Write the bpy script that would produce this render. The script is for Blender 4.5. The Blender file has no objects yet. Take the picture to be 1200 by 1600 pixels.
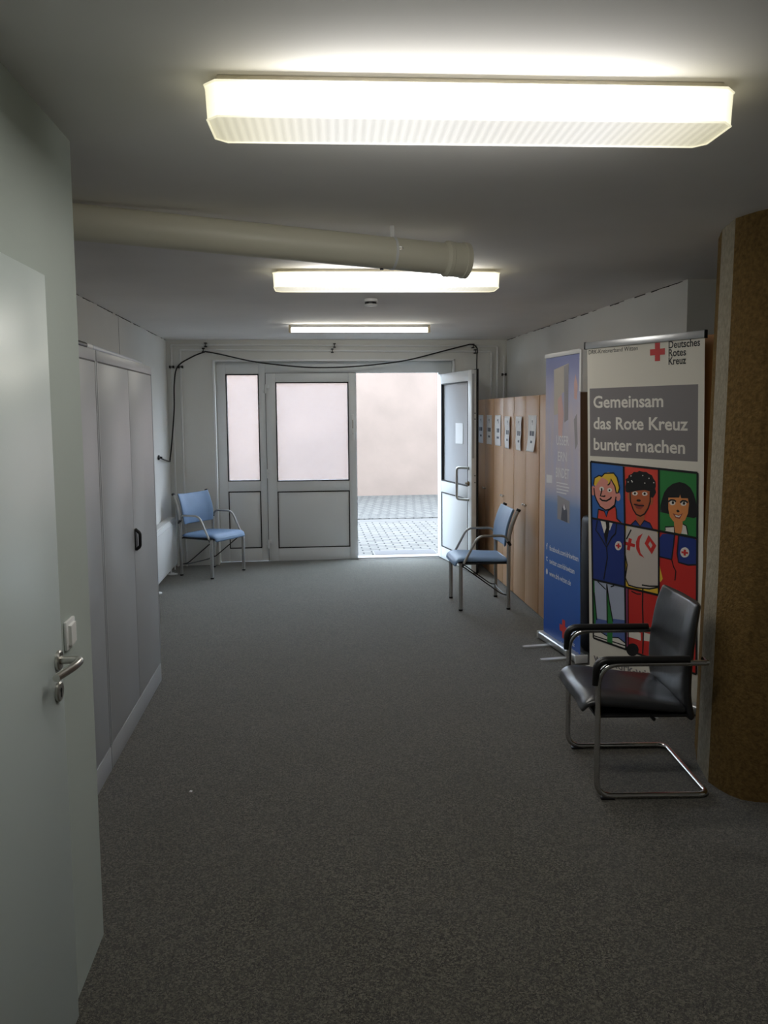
import bpy, bmesh, math, random
from mathutils import Vector, Matrix
random.seed(7)
S = bpy.context.scene
COL = S.collection
PI = math.pi

# ---------------------------------------------------------------- camera
def make_camera():
    A, P, R = math.radians(5.286), math.radians(5.191), math.radians(-0.505)
    f = Vector((math.sin(A)*math.cos(P), math.cos(A)*math.cos(P), -math.sin(P)))
    r = Vector((math.cos(A), -math.sin(A), 0)); u = r.cross(f)
    r2 = math.cos(R)*r + math.sin(R)*u
    u2 = -math.sin(R)*r + math.cos(R)*u
    m = Matrix((r2, u2, -f)).transposed().to_4x4(); m.translation = (0, 0, 1.67)
    cd = bpy.data.cameras.new('camera'); cd.sensor_fit = 'VERTICAL'; cd.sensor_height = 36
    cd.lens = 1248.0*36/1600; cd.shift_y = -(800-758.73)/1600; cd.clip_start = 0.02
    c = bpy.data.objects.new('camera', cd); COL.objects.link(c); c.matrix_world = m
    S.camera = c
make_camera()

# ---------------------------------------------------------------- world, exposure
w = bpy.data.worlds.new('overcast_sky'); S.world = w; w.use_nodes = True
bg = w.node_tree.nodes['Background']
bg.inputs['Color'].default_value = (0.70, 0.85, 1.0, 1); bg.inputs['Strength'].default_value = 9.0
S.view_settings.view_transform = 'Standard'; S.view_settings.look = 'None'
S.view_settings.gamma = 1.0; S.view_settings.use_curve_mapping = False
S.view_settings.exposure = 0.32
LAMP_TUBE, LAMP_SHELL, LAMP_AREA = 16.0, 1.0, 7.5
cy = S.cycles
cy.max_bounces = 10; cy.diffuse_bounces = 6; cy.glossy_bounces = 4; cy.transmission_bounces = 6
cy.transparent_max_bounces = 12; cy.caustics_reflective = False; cy.caustics_refractive = False
cy.sample_clamp_indirect = 4.0; cy.use_denoising = True

# ---------------------------------------------------------------- materials
def lin(c):
    return tuple(((v/255)/12.92 if v/255 <= 0.04045 else ((v/255+0.055)/1.055)**2.4) for v in c) + (1,)
MATS = {}
def mat(name, rgb, rough=0.6, metal=0.0, noise=0.0, scale=20, bump=0.0, bscale=None, spec=0.5, coat=0.0, detail=4):
    if name in MATS: return MATS[name]
    m = bpy.data.materials.new(name); m.use_nodes = True
    nt = m.node_tree; b = nt.nodes['Principled BSDF']
    b.inputs['Base Color'].default_value = lin(rgb); b.inputs['Roughness'].default_value = rough
    b.inputs['Metallic'].default_value = metal; b.inputs['Specular IOR Level'].default_value = spec
    if coat: b.inputs['Coat Weight'].default_value = coat; b.inputs['Coat Roughness'].default_value = 0.2
    tc = nt.nodes.new('ShaderNodeTexCoord')
    if noise:
        n = nt.nodes.new('ShaderNodeTexNoise'); n.inputs['Scale'].default_value = scale; n.inputs['Detail'].default_value = detail
        nt.links.new(tc.outputs['Object'], n.inputs['Vector'])
        cr = nt.nodes.new('ShaderNodeValToRGB')
        c = lin(rgb); cr.color_ramp.elements[0].position = 0.3; cr.color_ramp.elements[1].position = 0.7
        cr.color_ramp.elements[0].color = tuple(v*(1-noise) for v in c[:3])+(1,)
        cr.color_ramp.elements[1].color = tuple(min(1, v*(1+noise)) for v in c[:3])+(1,)
        nt.links.new(n.outputs['Fac'], cr.inputs['Fac']); nt.links.new(cr.outputs['Color'], b.inputs['Base Color'])
    if bump:
        n2 = nt.nodes.new('ShaderNodeTexNoise'); n2.inputs['Scale'].default_value = bscale or scale; n2.inputs['Detail'].default_value = 5
        nt.links.new(tc.outputs['Object'], n2.inputs['Vector'])
        bp = nt.nodes.new('ShaderNodeBump'); bp.inputs['Strength'].default_value = bump; bp.inputs['Distance'].default_value = 0.01
        nt.links.new(n2.outputs['Fac'], bp.inputs['Height']); nt.links.new(bp.outputs['Normal'], b.inputs['Normal'])
    MATS[name] = m; return m

def carpet_mat():
    m = bpy.data.materials.new('speckled_carpet'); m.use_nodes = True; nt = m.node_tree; b = nt.nodes['Principled BSDF']
    b.inputs['Roughness'].default_value = 0.95; b.inputs['Specular IOR Level'].default_value = 0.15
    b.inputs['Sheen Weight'].default_value = 0.35; b.inputs['Sheen Roughness'].default_value = 0.5
    tc = nt.nodes.new('ShaderNodeTexCoord')
    n = nt.nodes.new('ShaderNodeTexNoise'); n.inputs['Scale'].default_value = 95; n.inputs['Detail'].default_value = 5; n.inputs['Roughness'].default_value = 1.0
    v = nt.nodes.new('ShaderNodeTexNoise'); v.inputs['Scale'].default_value = 420; v.inputs['Detail'].default_value = 1
    big = nt.nodes.new('ShaderNodeTexNoise'); big.inputs['Scale'].default_value = 2.2; big.inputs['Detail'].default_value = 3
    for k in (n, v, big): nt.links.new(tc.outputs['Object'], k.inputs['Vector'])
    cr = nt.nodes.new('ShaderNodeValToRGB'); e = cr.color_ramp.elements
    e[0].position = 0.28; e[0].color = CARPET[0]; e[1].position = 0.74; e[1].color = CARPET[2]
    k = cr.color_ramp.elements.new(0.5); k.color = CARPET[1]
    vo = nt.nodes.new('ShaderNodeTexVoronoi'); vo.inputs['Scale'].default_value = 190
    nt.links.new(tc.outputs['Object'], vo.inputs['Vector'])
    sx = nt.nodes.new('ShaderNodeSeparateColor'); nt.links.new(vo.outputs['Color'], sx.inputs['Color'])
    av = nt.nodes.new('ShaderNodeMix'); av.data_type = 'FLOAT'; av.inputs['Factor'].default_value = 0.45
    nt.links.new(n.outputs['Fac'], av.inputs['A']); nt.links.new(sx.outputs['Red'], av.inputs['B'])
    nt.links.new(av.outputs['Result'], cr.inputs['Fac'])
    cr2 = nt.nodes.new('ShaderNodeValToRGB'); e = cr2.color_ramp.elements
    e[0].position = 0.62; e[0].color = (0, 0, 0, 1); e[1].position = 0.74; e[1].color = (1, 1, 1, 1)
    nt.links.new(v.outputs['Fac'], cr2.inputs['Fac'])
    mx = nt.nodes.new('ShaderNodeMix'); mx.data_type = 'RGBA'; mx.inputs['B'].default_value = CARPET[3]
    nt.links.new(cr2.outputs['Color'], mx.inputs['Factor']); nt.links.new(cr.outputs['Color'], mx.inputs['A'])
    cr3 = nt.nodes.new('ShaderNodeValToRGB'); e = cr3.color_ramp.elements
    e[0].position = 0.3; e[0].color = (0.86, 0.86, 0.82, 1); e[1].position = 0.7; e[1].color = (1, 1, 1, 1)
    nt.links.new(big.outputs['Fac'], cr3.inputs['Fac'])
    mm = nt.nodes.new('ShaderNodeMix'); mm.data_type = 'RGBA'; mm.blend_type = 'MULTIPLY'; mm.inputs['Factor'].default_value = 1
    nt.links.new(mx.outputs['Result'], mm.inputs['A']); nt.links.new(cr3.outputs['Color'], mm.inputs['B'])
    nt.links.new(mm.outputs['Result'], b.inputs['Base Color'])
    bp = nt.nodes.new('ShaderNodeBump'); bp.inputs['Strength'].default_value = 0.6; bp.inputs['Distance'].default_value = 0.006
    nt.links.new(n.outputs['Fac'], bp.inputs['Height']); nt.links.new(bp.outputs['Normal'], b.inputs['Normal'])
    return m
CARPET = [lin((30, 28, 23)), lin((66, 63, 54)), lin((114, 110, 98)), lin((186, 180, 164))]
M_CARPET = carpet_mat()

def emis_mat(name, rgb, strength):
    m = bpy.data.materials.new(name); m.use_nodes = True; b = m.node_tree.nodes['Principled BSDF']
    b.inputs['Base Color'].default_value = lin(rgb); b.inputs['Emission Color'].default_value = lin(rgb)
    b.inputs['Emission Strength'].default_value = strength; b.inputs['Roughness'].default_value = 0.4
    return m

def diffuser_mat(name, gain, bands, low, mid=0.85, end=0.55):
    # prismatic acrylic cover lit from within by tubes that stop short of its ends
    m = bpy.data.materials.new(name); m.use_nodes = True; nt = m.node_tree; b = nt.nodes['Principled BSDF']
    b.inputs['Base Color'].default_value = lin((235, 230, 205)); b.inputs['Roughness'].default_value = 0.3
    tc = nt.nodes.new('ShaderNodeTexCoord'); sp = nt.nodes.new('ShaderNodeSeparateXYZ')
    nt.links.new(tc.outputs['Object'], sp.inputs['Vector'])
    ab = nt.nodes.new('ShaderNodeMath'); ab.operation = 'ABSOLUTE'; nt.links.new(sp.outputs['X'], ab.inputs[0])
    cr = nt.nodes.new('ShaderNodeValToRGB'); e = cr.color_ramp.elements
    e[0].position = 0.34; e[0].color = (1.0, 0.98, 0.93, 1); e[1].position = 0.655; e[1].color = tuple(v*end for v in (0.92, 0.86, 0.60))+(1,)
    k = e.new(0.52); k.color = tuple(v*mid for v in (1.0, 0.95, 0.78))+(1,)
    nt.links.new(ab.outputs[0], cr.inputs['Fac'])
    wv = nt.nodes.new('ShaderNodeTexWave'); wv.wave_type = 'BANDS'; wv.bands_direction = 'X'; wv.inputs['Scale'].default_value = bands
    nt.links.new(tc.outputs['Object'], wv.inputs['Vector'])
    wr = nt.nodes.new('ShaderNodeMapRange'); wr.inputs['To Min'].default_value = low; wr.inputs['To Max'].default_value = 1.0
    nt.links.new(wv.outputs['Fac'], wr.inputs['Value'])
    st = nt.nodes.new('ShaderNodeMath'); st.operation = 'MULTIPLY'; st.inputs[1].default_value = LAMP_SHELL*gain
    nt.links.new(wr.outputs['Result'], st.inputs[0])
    nt.links.new(cr.outputs['Color'], b.inputs['Emission Color']); nt.links.new(st.outputs[0], b.inputs['Emission Strength'])
    wz = nt.nodes.new('ShaderNodeTexWave'); wz.bands_direction = 'Z'; wz.inputs['Scale'].default_value = 40
    nt.links.new(tc.outputs['Object'], wz.inputs['Vector'])
    bp = nt.nodes.new('ShaderNodeBump'); bp.inputs['Strength'].default_value = 0.25
    nt.links.new(wz.outputs['Fac'], bp.inputs['Height']); nt.links.new(bp.outputs['Normal'], b.inputs['Normal'])
    return m

def glass_mat(name, tint, milk, back=0.25):
    m = bpy.data.materials.new(name); m.use_nodes = True; nt = m.node_tree
    for n in list(nt.nodes):
        if n.type != 'OUTPUT_MATERIAL': nt.nodes.remove(n)
    out = [n for n in nt.nodes if n.type == 'OUTPUT_MATERIAL'][0]
    tr = nt.nodes.new('ShaderNodeBsdfTransparent'); tr.inputs['Color'].default_value = tint
    gl = nt.nodes.new('ShaderNodeBsdfGlossy'); gl.inputs['Roughness'].default_value = 0.08
    tl = nt.nodes.new('ShaderNodeBsdfTranslucent'); tl.inputs['Color'].default_value = (0.92, 0.93, 0.95, 1)
    df = nt.nodes.new('ShaderNodeBsdfDiffuse'); df.inputs['Color'].default_value = (0.8, 0.82, 0.85, 1)
    m0 = nt.nodes.new('ShaderNodeMixShader'); m0.inputs[0].default_value = back
    nt.links.new(tl.outputs[0], m0.inputs[1]); nt.links.new(df.outputs[0], m0.inputs[2])
    m1 = nt.nodes.new('ShaderNodeMixShader'); m1.inputs[0].default_value = milk
    nt.links.new(tr.outputs[0], m1.inputs[1]); nt.links.new(m0.outputs[0], m1.inputs[2])
    m2 = nt.nodes.new('ShaderNodeMixShader')
    m2.inputs[0].default_value = 0.07; nt.links.new(m1.outputs[0], m2.inputs[1]); nt.links.new(gl.outputs[0], m2.inputs[2])
    nt.links.new(m2.outputs[0], out.inputs['Surface'])
    return m

def paver_mat(name, angle, bw, bh, c1, c2, cm):
    m = bpy.data.materials.new(name); m.use_nodes = True; nt = m.node_tree; b = nt.nodes['Principled BSDF']
    b.inputs['Roughness'].default_value = 0.85
    tc = nt.nodes.new('ShaderNodeTexCoord'); mp = nt.nodes.new('ShaderNodeMapping'); mp.inputs['Rotation'].default_value = (0, 0, angle)
    nt.links.new(tc.outputs['Object'], mp.inputs['Vector'])
    br = nt.nodes.new('ShaderNodeTexBrick'); br.inputs['Scale'].default_value = 1.0
    br.inputs['Brick Width'].default_value = bw; br.inputs['Row Height'].default_value = bh; br.inputs['Mortar Size'].default_value = 0.012
    br.inputs['Mortar Smooth'].default_value = 0.3
    br.inputs['Color1'].default_value = lin(c1); br.inputs['Color2'].default_value = lin(c2); br.inputs['Mortar'].default_value = lin(cm)
    nt.links.new(mp.outputs['Vector'], br.inputs['Vector']); nt.links.new(br.outputs['Color'], b.inputs['Base Color'])
    bp = nt.nodes.new('ShaderNodeBump'); bp.inputs['Strength'].default_value = 0.5; bp.invert = True; bp.inputs['Distance'].default_value = 0.02
    nt.links.new(br.outputs['Fac'], bp.inputs['Height']); nt.links.new(bp.outputs['Normal'], b.inputs['Normal'])
    return m

def wood_mat(name, c1, c2, rough=0.45):
    m = bpy.data.materials.new(name); m.use_nodes = True; nt = m.node_tree; b = nt.nodes['Principled BSDF']
    b.inputs['Roughness'].default_value = rough
    tc = nt.nodes.new('ShaderNodeTexCoord'); mp = nt.nodes.new('ShaderNodeMapping'); mp.inputs['Scale'].default_value = (18, 18, 0.9)
    nt.links.new(tc.outputs['Object'], mp.inputs['Vector'])
    n = nt.nodes.new('ShaderNodeTexNoise'); n.inputs['Scale'].default_value = 3; n.inputs['Detail'].default_value = 6
    nt.links.new(mp.outputs['Vector'], n.inputs['Vector'])
    cr = nt.nodes.new('ShaderNodeValToRGB'); e = cr.color_ramp.elements
    e[0].position = 0.3; e[0].color = lin(c1); e[1].position = 0.7; e[1].color = lin(c2)
    nt.links.new(n.outputs['Fac'], cr.inputs['Fac']); nt.links.new(cr.outputs['Color'], b.inputs['Base Color'])
    return m

def banner_print_mat():
    # printed sheet: blue foot, paler upper part with streaky photograph tones
    m = bpy.data.materials.new('blue_banner_print'); m.use_nodes = True; nt = m.node_tree; b = nt.nodes['Principled BSDF']
    b.inputs['Roughness'].default_value = 0.42
    tc = nt.nodes.new('ShaderNodeTexCoord'); sp = nt.nodes.new('ShaderNodeSeparateXYZ'); nt.links.new(tc.outputs['Object'], sp.inputs['Vector'])
    mr = nt.nodes.new('ShaderNodeMapRange'); mr.inputs['From Max'].default_value = 2.05; nt.links.new(sp.outputs['Z'], mr.inputs['Value'])
    cr = nt.nodes.new('ShaderNodeValToRGB'); e = cr.color_ramp.elements
    stops = [(0.0, (22, 80, 172)), (0.3, (48, 102, 184)), (0.5, (112, 142, 190)), (0.56, (186, 184, 202)), (0.8, (200, 196, 212)), (0.88, (172, 174, 210)), (1.0, (104, 116, 178))]
    e[0].position = 0; e[0].color = lin(stops[0][1]); e[1].position = 1; e[1].color = lin(stops[-1][1])
    for p, c in stops[1:-1]: k = e.new(p); k.color = lin(c)
    nt.links.new(mr.outputs['Result'], cr.inputs['Fac'])
    mp = nt.nodes.new('ShaderNodeMapping'); mp.inputs['Scale'].default_value = (7, 1, 1.6); nt.links.new(tc.outputs['Object'], mp.inputs['Vector'])
    n = nt.nodes.new('ShaderNodeTexNoise'); n.inputs['Scale'].default_value = 1.5; n.inputs['Detail'].default_value = 2; nt.links.new(mp.outputs['Vector'], n.inputs['Vector'])
    r2 = nt.nodes.new('ShaderNodeValToRGB'); e = r2.color_ramp.elements
    e[0].position = 0.3; e[0].color = lin((176, 180, 210)); e[1].position = 0.72; e[1].color = lin((206, 190, 186))
    nt.links.new(n.outputs['Fac'], r2.inputs['Fac'])
    fr = nt.nodes.new('ShaderNodeValToRGB'); e = fr.color_ramp.elements
    e[0].position = 0.5; e[0].color = (0, 0, 0, 1); e[1].position = 0.62; e[1].color = (.6, .6, .6, 1)
    k = e.new(0.84); k.color = (.6, .6, .6, 1); k = e.new(0.95); k.color = (0, 0, 0, 1)
    nt.links.new(mr.outputs['Result'], fr.inputs['Fac'])
    mx = nt.nodes.new('ShaderNodeMix'); mx.data_type = 'RGBA'
    nt.links.new(fr.outputs['Color'], mx.inputs['Factor']); nt.links.new(cr.outputs['Color'], mx.inputs['A']); nt.links.new(r2.outputs['Color'], mx.inputs['B'])
    nt.links.new(mx.outputs['Result'], b.inputs['Base Color'])
    return m

WHITE_WALL = mat('white_plaster', (226, 226, 222), 0.85, noise=0.03, scale=1.5, bump=0.08, bscale=60)
WHITE_CEIL = mat('white_ceiling_paint', (238, 236, 234), 0.85, noise=0.05, scale=1.2, bump=0.06, bscale=8)
PVC = mat('white_pvc', (226, 229, 230), 0.35)
GASKET = mat('black_rubber', (22, 22, 24), 0.6)
BLACK = mat('black_plastic', (20, 20, 22), 0.4)
STEEL = mat('brushed_steel', (200, 198, 192), 0.28, 1.0)
CHROME = mat('chrome', (215, 215, 215), 0.12, 1.0)
GREYMETAL = mat('grey_lacquered_steel', (174, 178, 183), 0.38, spec=0.5)
TUBEGREY = mat('silver_chair_lacquer', (168, 168, 166), 0.38, 0.75)
WHITEMETAL = mat('white_lacquer', (230, 231, 230), 0.35)
BLUEFAB = mat('blue_vinyl', (116, 145, 180), 0.5, noise=0.05, scale=8, bump=0.05, bscale=300)
LEATHER = mat('black_leather', (30, 32, 37), 0.32, bump=0.08, bscale=26, spec=0.9)
ARMPAD = mat('black_arm_foam', (16, 16, 17), 0.38)
PAPER = mat('white_paper', (246, 247, 248), 0.6)
INK = mat('dark_ink', (24, 24, 28), 0.6)
BEECH = wood_mat('beech_laminate', (198, 158, 120), (206, 167, 129), 0.42)
BEECHSIDE = wood_mat('beech_laminate_edge', (176, 138, 102), (190, 150, 114), 0.5)
PIPEGREY = mat('grey_white_pipe_plastic', (224, 220, 202), 0.4)
ALU = mat('anodised_aluminium', (196, 198, 200), 0.35, 0.9)

# ---------------------------------------------------------------- mesh helpers
class MB:
    def __init__(s): s.bm = bmesh.new(); s.mi = 0
    def _mark(s, faces):
        for f in faces: f.material_index = s.mi
    def box(s, a, b, bev=0.0, seg=2, rot=None):
        a, b = [min(p, q) for p, q in zip(a, b)], [max(p, q) for p, q in zip(a, b)]
        vs = [s.bm.verts.new((x, y, z)) for x in (a[0], b[0]) for y in (a[1], b[1]) for z in (a[2], b[2])]
        fs = [s.bm.faces.new([vs[i] for i in q]) for q in ((0, 1, 3, 2), (4, 6, 7, 5), (0, 4, 5, 1), (2, 3, 7, 6), (0, 2, 6, 4), (1, 5, 7, 3))]
        s._mark(fs)
        if rot is not None: bmesh.ops.transform(s.bm, matrix=rot, verts=vs)
        if bev > 0:
            es = list({e for f in fs for e in f.edges})
            r = bmesh.ops.bevel(s.bm, geom=es, offset=bev, segments=seg, affect='EDGES', profile=0.5)
            s._mark(r['faces'])
        return s
    def prism(s, pts, z0, z1, bev=0.0):
        n = len(pts)
        lo = [s.bm.verts.new((p[0], p[1], z0)) for p in pts]; hi = [s.bm.verts.new((p[0], p[1], z1)) for p in pts]
        fs = [s.bm.faces.new(lo[::-1]), s.bm.faces.new(hi)]
        for i in range(n): fs.append(s.bm.faces.new((lo[i], lo[(i+1) % n], hi[(i+1) % n], hi[i])))
        s._mark(fs)
        bmesh.ops.recalc_face_normals(s.bm, faces=fs)
        return s
    def tube(s, pts, r, seg=10, closed=False, ry=None, up=(0, 0, 1)):
        pts = [Vector(p) for p in pts]; n = len(pts); rings = []
        t0 = (pts[1]-pts[0]).normalized(); up = Vector(up)
        nrm = up - t0*up.dot(t0)
        if nrm.length < 1e-4: nrm = Vector((1, 0, 0)) - t0*t0.x
        nrm.normalize()
        for i in range(n):
            a = pts[i-1] if (i > 0 or closed) else pts[i]; b = pts[(i+1) % n] if (i < n-1 or closed) else pts[i]
            t = (b-a).normalized(); nrm = nrm - t*nrm.dot(t)
            if nrm.length < 1e-5: nrm = t.orthogonal()
            nrm.normalize(); bi = t.cross(nrm); rr = r[i] if isinstance(r, (list, tuple)) else r; r2 = rr if ry is None else ry
            rings.append([s.bm.verts.new(pts[i] + nrm*(r2*math.cos(2*PI*k/seg)) + bi*(rr*math.sin(2*PI*k/seg))) for k in range(seg)])
        fs = []
        for i in range(n if closed else n-1):
            A, B = rings[i], rings[(i+1) % n]
            for k in range(seg): fs.append(s.bm.faces.new((A[k], A[(k+1) % seg], B[(k+1) % seg], B[k])))
        if not closed: fs += [s.bm.faces.new(rings[0][::-1]), s.bm.faces.new(rings[-1])]
        s._mark(fs); bmesh.ops.recalc_face_normals(s.bm, faces=fs)
        return s
    def cyl(s, a, b, r, seg=20, r2=None):
        return s.tube([a, b], [r, r2 if r2 is not None else r], seg)
    def lathe(s, c, axis, prof, seg=24):
        # prof: list of (radius, distance along axis)
        ax = Vector(axis).normalized(); u = ax.orthogonal().normalized(); v = ax.cross(u); rings = []
        for r, h in prof:
            rings.append([s.bm.verts.new(Vector(c)+ax*h+(u*math.cos(2*PI*k/seg)+v*math.sin(2*PI*k/seg))*max(r, 1e-4)) for k in range(seg)])
        fs = []
        for A, B in zip(rings, rings[1:]):
            for k in range(seg): fs.append(s.bm.faces.new((A[k], A[(k+1) % seg], B[(k+1) % seg], B[k])))
        fs += [s.bm.faces.new(rings[0][::-1]), s.bm.faces.new(rings[-1])]
        s._mark(fs); bmesh.ops.recalc_face_normals(s.bm, faces=fs)
        return s
    def poly(s, pts):
        f = s.bm.faces.new([s.bm.verts.new(p) for p in pts]); s._mark([f]); return f
    def pad(s, path, ring=28, exp=5.0, endr=None, defo=None):
        # path: (x, z, half width, half thickness, bow) swept cushion lying across local y
        P = spline(path, 6); n = len(P); secs = []
        for i, p in enumerate(P):
            a = P[max(0, i-1)]; b = P[min(n-1, i+1)]
            t = Vector((b[0]-a[0], 0, b[1]-a[1])).normalized(); nn = Vector((-t.z, 0, t.x)); secs.append((Vector((p[0], 0, p[1])), t, nn, p[2], p[3], p[4]))
        full = []
        er = endr or P[0][3]
        for k in range(1, 6):
            a = PI/2*k/5; c, t, nn, hw, ht, bw = secs[0]
            full.append((c - t*er*(math.cos(a)) + t*0, t, nn, hw - er*0.6*(1-math.sin(a)), ht*max(0.06, math.sin(a)), bw))
        full += secs[1:-1]
        for k in range(5, 0, -1):
            a = PI/2*k/5; c, t, nn, hw, ht, bw = secs[-1]
            full.append((c + t*er*(math.cos(a)), t, nn, hw - er*0.6*(1-math.sin(a)), ht*max(0.06, math.sin(a)), bw))
        rings = []; m = len(full)
        for j, (c, t, nn, hw, ht, bw) in enumerate(full):
            R = []
            for k in range(ring*2):
                th = 2*PI*(k+0.5)/(ring*2); cs, sn = math.cos(th), math.sin(th)
                y = hw*math.copysign(abs(cs)**(2/exp), cs); h = ht*math.copysign(abs(sn)**(2/2.6), sn)
                off = h - bw*(y/hw)**2 if hw > 0 else h
                if defo: off += defo(j/(m-1), y/hw, h/ht if ht else 0)
                R.append(s.bm.verts.new(c + nn*off + Vector((0, y, 0))))
            rings.append(R)
        fs = []
        K = ring*2
        for A, B in zip(rings, rings[1:]):
            for k in range(K): fs.append(s.bm.faces.new((A[k], A[(k+1) % K], B[(k+1) % K], B[k])))
        fs += [s.bm.faces.new(rings[0][::-1]), s.bm.faces.new(rings[-1])]
        s._mark(fs); bmesh.ops.recalc_face_normals(s.bm, faces=fs)
        return s
    def text(s, body, size, origin, ux, uy, width=None, bold=0.0, align='LEFT', shear=0.0):
        cu = bpy.data.curves.new('t', 'FONT'); cu.body = body; cu.size = 1.0; cu.offset = bold; cu.resolution_u = 3; cu.align_x = align
        o = bpy.data.objects.new('t', cu); COL.objects.link(o); bpy.context.view_layer.update()
        me = bpy.data.meshes.new_from_object(o)
        if len(me.vertices):
            xs = [v.co.x for v in me.vertices]; wd = max(xs)-min(xs)
            sx = size if width is None else width/wd
            x0 = min(xs) if width is not None else 0
            ux, uy, og = Vector(ux), Vector(uy), Vector(origin)
            vs = [s.bm.verts.new(og + ux*((v.co.x-x0)*sx) + uy*(v.co.y*size)) for v in me.vertices]
            for p in me.polygons:
                try: f = s.bm.faces.new([vs[i] for i in p.vertices]); f.material_index = s.mi
                except ValueError: pass
        bpy.data.objects.remove(o); bpy.data.curves.remove(cu); bpy.data.meshes.remove(me)
        return s
    def mesh(s, name, mats, smooth=35):
        me = bpy.data.meshes.new(name); s.bm.to_mesh(me); s.bm.free()
        for m in (mats if isinstance(mats, (list, tuple)) else [mats]): me.materials.append(m)
        if smooth:
            for p in me.polygons: p.use_smooth = True
            me.set_sharp_from_angle(angle=math.radians(smooth))
        return me
    def build(s, name, mats, parent=None, loc=None, rotz=None, smooth=35):
        o = bpy.data.objects.new(name, s.mesh(name, mats, smooth)); COL.objects.link(o)
        if parent is not None: o.parent = parent
        if loc: o.location = loc
        if rotz is not None: o.rotation_euler = (0, 0, rotz)
        return o

def spline(pts, k):
    out = []; n = len(pts)
    for i in range(n-1):
        p0, p1, p2, p3 = pts[max(0, i-1)], pts[i], pts[i+1], pts[min(n-1, i+2)]
        for j in range(k):
            t = j/k
            out.append(tuple(0.5*((2*b)+(-a+c)*t+(2*a-5*b+4*c-d)*t*t+(-a+3*b-3*c+d)*t**3) for a, b, c, d in zip(p0, p1, p2, p3)))
    out.append(tuple(pts[-1])); return out

def fillet(pts, r, k=6, closed=False):
    pts = [Vector(p) for p in pts]; n = len(pts); out = []
    for i, p in enumerate(pts):
        if not closed and i in (0, n-1): out.append(p); continue
        a, b = pts[i-1]-p, pts[(i+1) % n]-p
        rr = r[i] if isinstance(r, (list, tuple)) else r
        d = min(rr, a.length*0.49, b.length*0.49); A, B = p+a.normalized()*d, p+b.normalized()*d
        for j in range(k+1):
            t = j/k; out.append(A*(1-t)**2 + p*2*t*(1-t) + B*t*t)
    return out

def thing(name, label, cat, loc=(0, 0, 0), rotz=0.0, group=None, kind=None):
    o = bpy.data.objects.new(name, None); COL.objects.link(o); o.empty_display_size = 0.1
    o.location = loc; o.rotation_euler = (0, 0, rotz)
    return tag(o, label, cat, group, kind)
def tag(o, label, cat, group=None, kind=None):
    o['label'] = label; o['category'] = cat
    if group: o['group'] = group
    if kind: o['kind'] = kind
    return o
def copy_thing(root, loc, rotz, label):
    r = root.copy(); COL.objects.link(r); r.location = loc; r.rotation_euler = (0, 0, rotz); r['label'] = label
    for ch in list(root.children):
        c = ch.copy(); COL.objects.link(c); c.parent = r
        for g in list(ch.children):
            d = g.copy(); COL.objects.link(d); d.parent = c
    return r

# ================================================================ SHELL
CH = 2.478
def struct(mb, name, mats, label, cat, parent=None, smooth=35):
    o = mb.build(name, mats, parent, smooth=smooth)
    if parent is None: tag(o, label, cat, kind='structure')
    return o
DARKGAP = mat('dark_gap', (48, 46, 44), 0.9)
struct(MB().prism([(-1.7, -1.65), (3.6, -1.65), (3.6, 9.0), (1.629, 9.0), (1.629, 9.079), (1.474, 9.079), (1.474, 8.99), (0.53, 8.99), (0.53, 9.079), (-1.025, 9.079), (-1.025, 9.0), (-1.7, 9.0)], -0.1, 0), 'floor', M_CARPET, 'dark grey speckled carpet covering the room floor', 'floor')
struct(MB().box((-1.7, -1.65, CH), (3.6, 9.25, 2.75)), 'ceiling', WHITE_CEIL, 'white painted ceiling above the room', 'ceiling')
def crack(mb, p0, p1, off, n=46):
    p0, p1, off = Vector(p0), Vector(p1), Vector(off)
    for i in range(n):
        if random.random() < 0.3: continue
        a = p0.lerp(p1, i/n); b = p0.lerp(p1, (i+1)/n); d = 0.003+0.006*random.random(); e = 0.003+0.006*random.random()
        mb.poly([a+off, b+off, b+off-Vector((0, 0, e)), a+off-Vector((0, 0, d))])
wl = MB().box((-1.68, 2.53, 0), (-1.53, 9.25, CH)); wl.mi = 1
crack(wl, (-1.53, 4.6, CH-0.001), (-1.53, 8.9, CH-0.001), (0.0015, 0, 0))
for y in (5.35, 6.75): wl.box((-1.5305, y, 1.2), (-1.529, y+0.004, CH))
struct(wl, 'wall_left', [WHITE_WALL, DARKGAP], 'white plasterboard wall behind the grey metal cabinets', 'wall')
wb = MB().box((-1.68, 8.93, 0), (-1.025, 9.25, CH)).box((1.629, 8.93, 0), (2.45, 9.25, CH)).box((-1.025, 8.93, 2.252), (1.629, 9.25, CH))
for x in (-1.025, 1.629): wb.mi = 1; wb.box((x-0.016, 8.914, 0), (x+0.006, 8.94, 2.266), 0.004)  # edge beads made extra white to paint daylight on the reveal
wb.box((-1.041, 8.914, 2.246), (1.635, 8.94, 2.266), 0.004)
struct(wb, 'wall_back', [WHITE_WALL, mat('daylit_edge_bead', (246, 247, 248), 0.3)], 'white end wall around the glazed entrance doors', 'wall')
wr = MB().prism([(2.23, 9.25), (2.23, 8.93), (2.345, 4.835), (3.4, 4.835), (3.4, 4.99), (2.5, 4.99), (2.45, 9.25)], 0, CH); wr.mi = 1
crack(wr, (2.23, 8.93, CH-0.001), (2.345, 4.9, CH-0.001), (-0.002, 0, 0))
struct(wr, 'wall_right', [WHITE_WALL, DARKGAP], 'white wall running behind the beech lockers and banners', 'wall')
struct(MB().box((3.4, -1.65, 0), (3.55, 4.99, CH)), 'wall_right', WHITE_WALL, 'plain white wall beyond the brown pillar', 'wall')
struct(MB().box((-0.81, -1.65, 0), (3.55, -1.5, CH)), 'wall_front', WHITE_WALL, 'plain white wall behind the viewer', 'wall')
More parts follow.
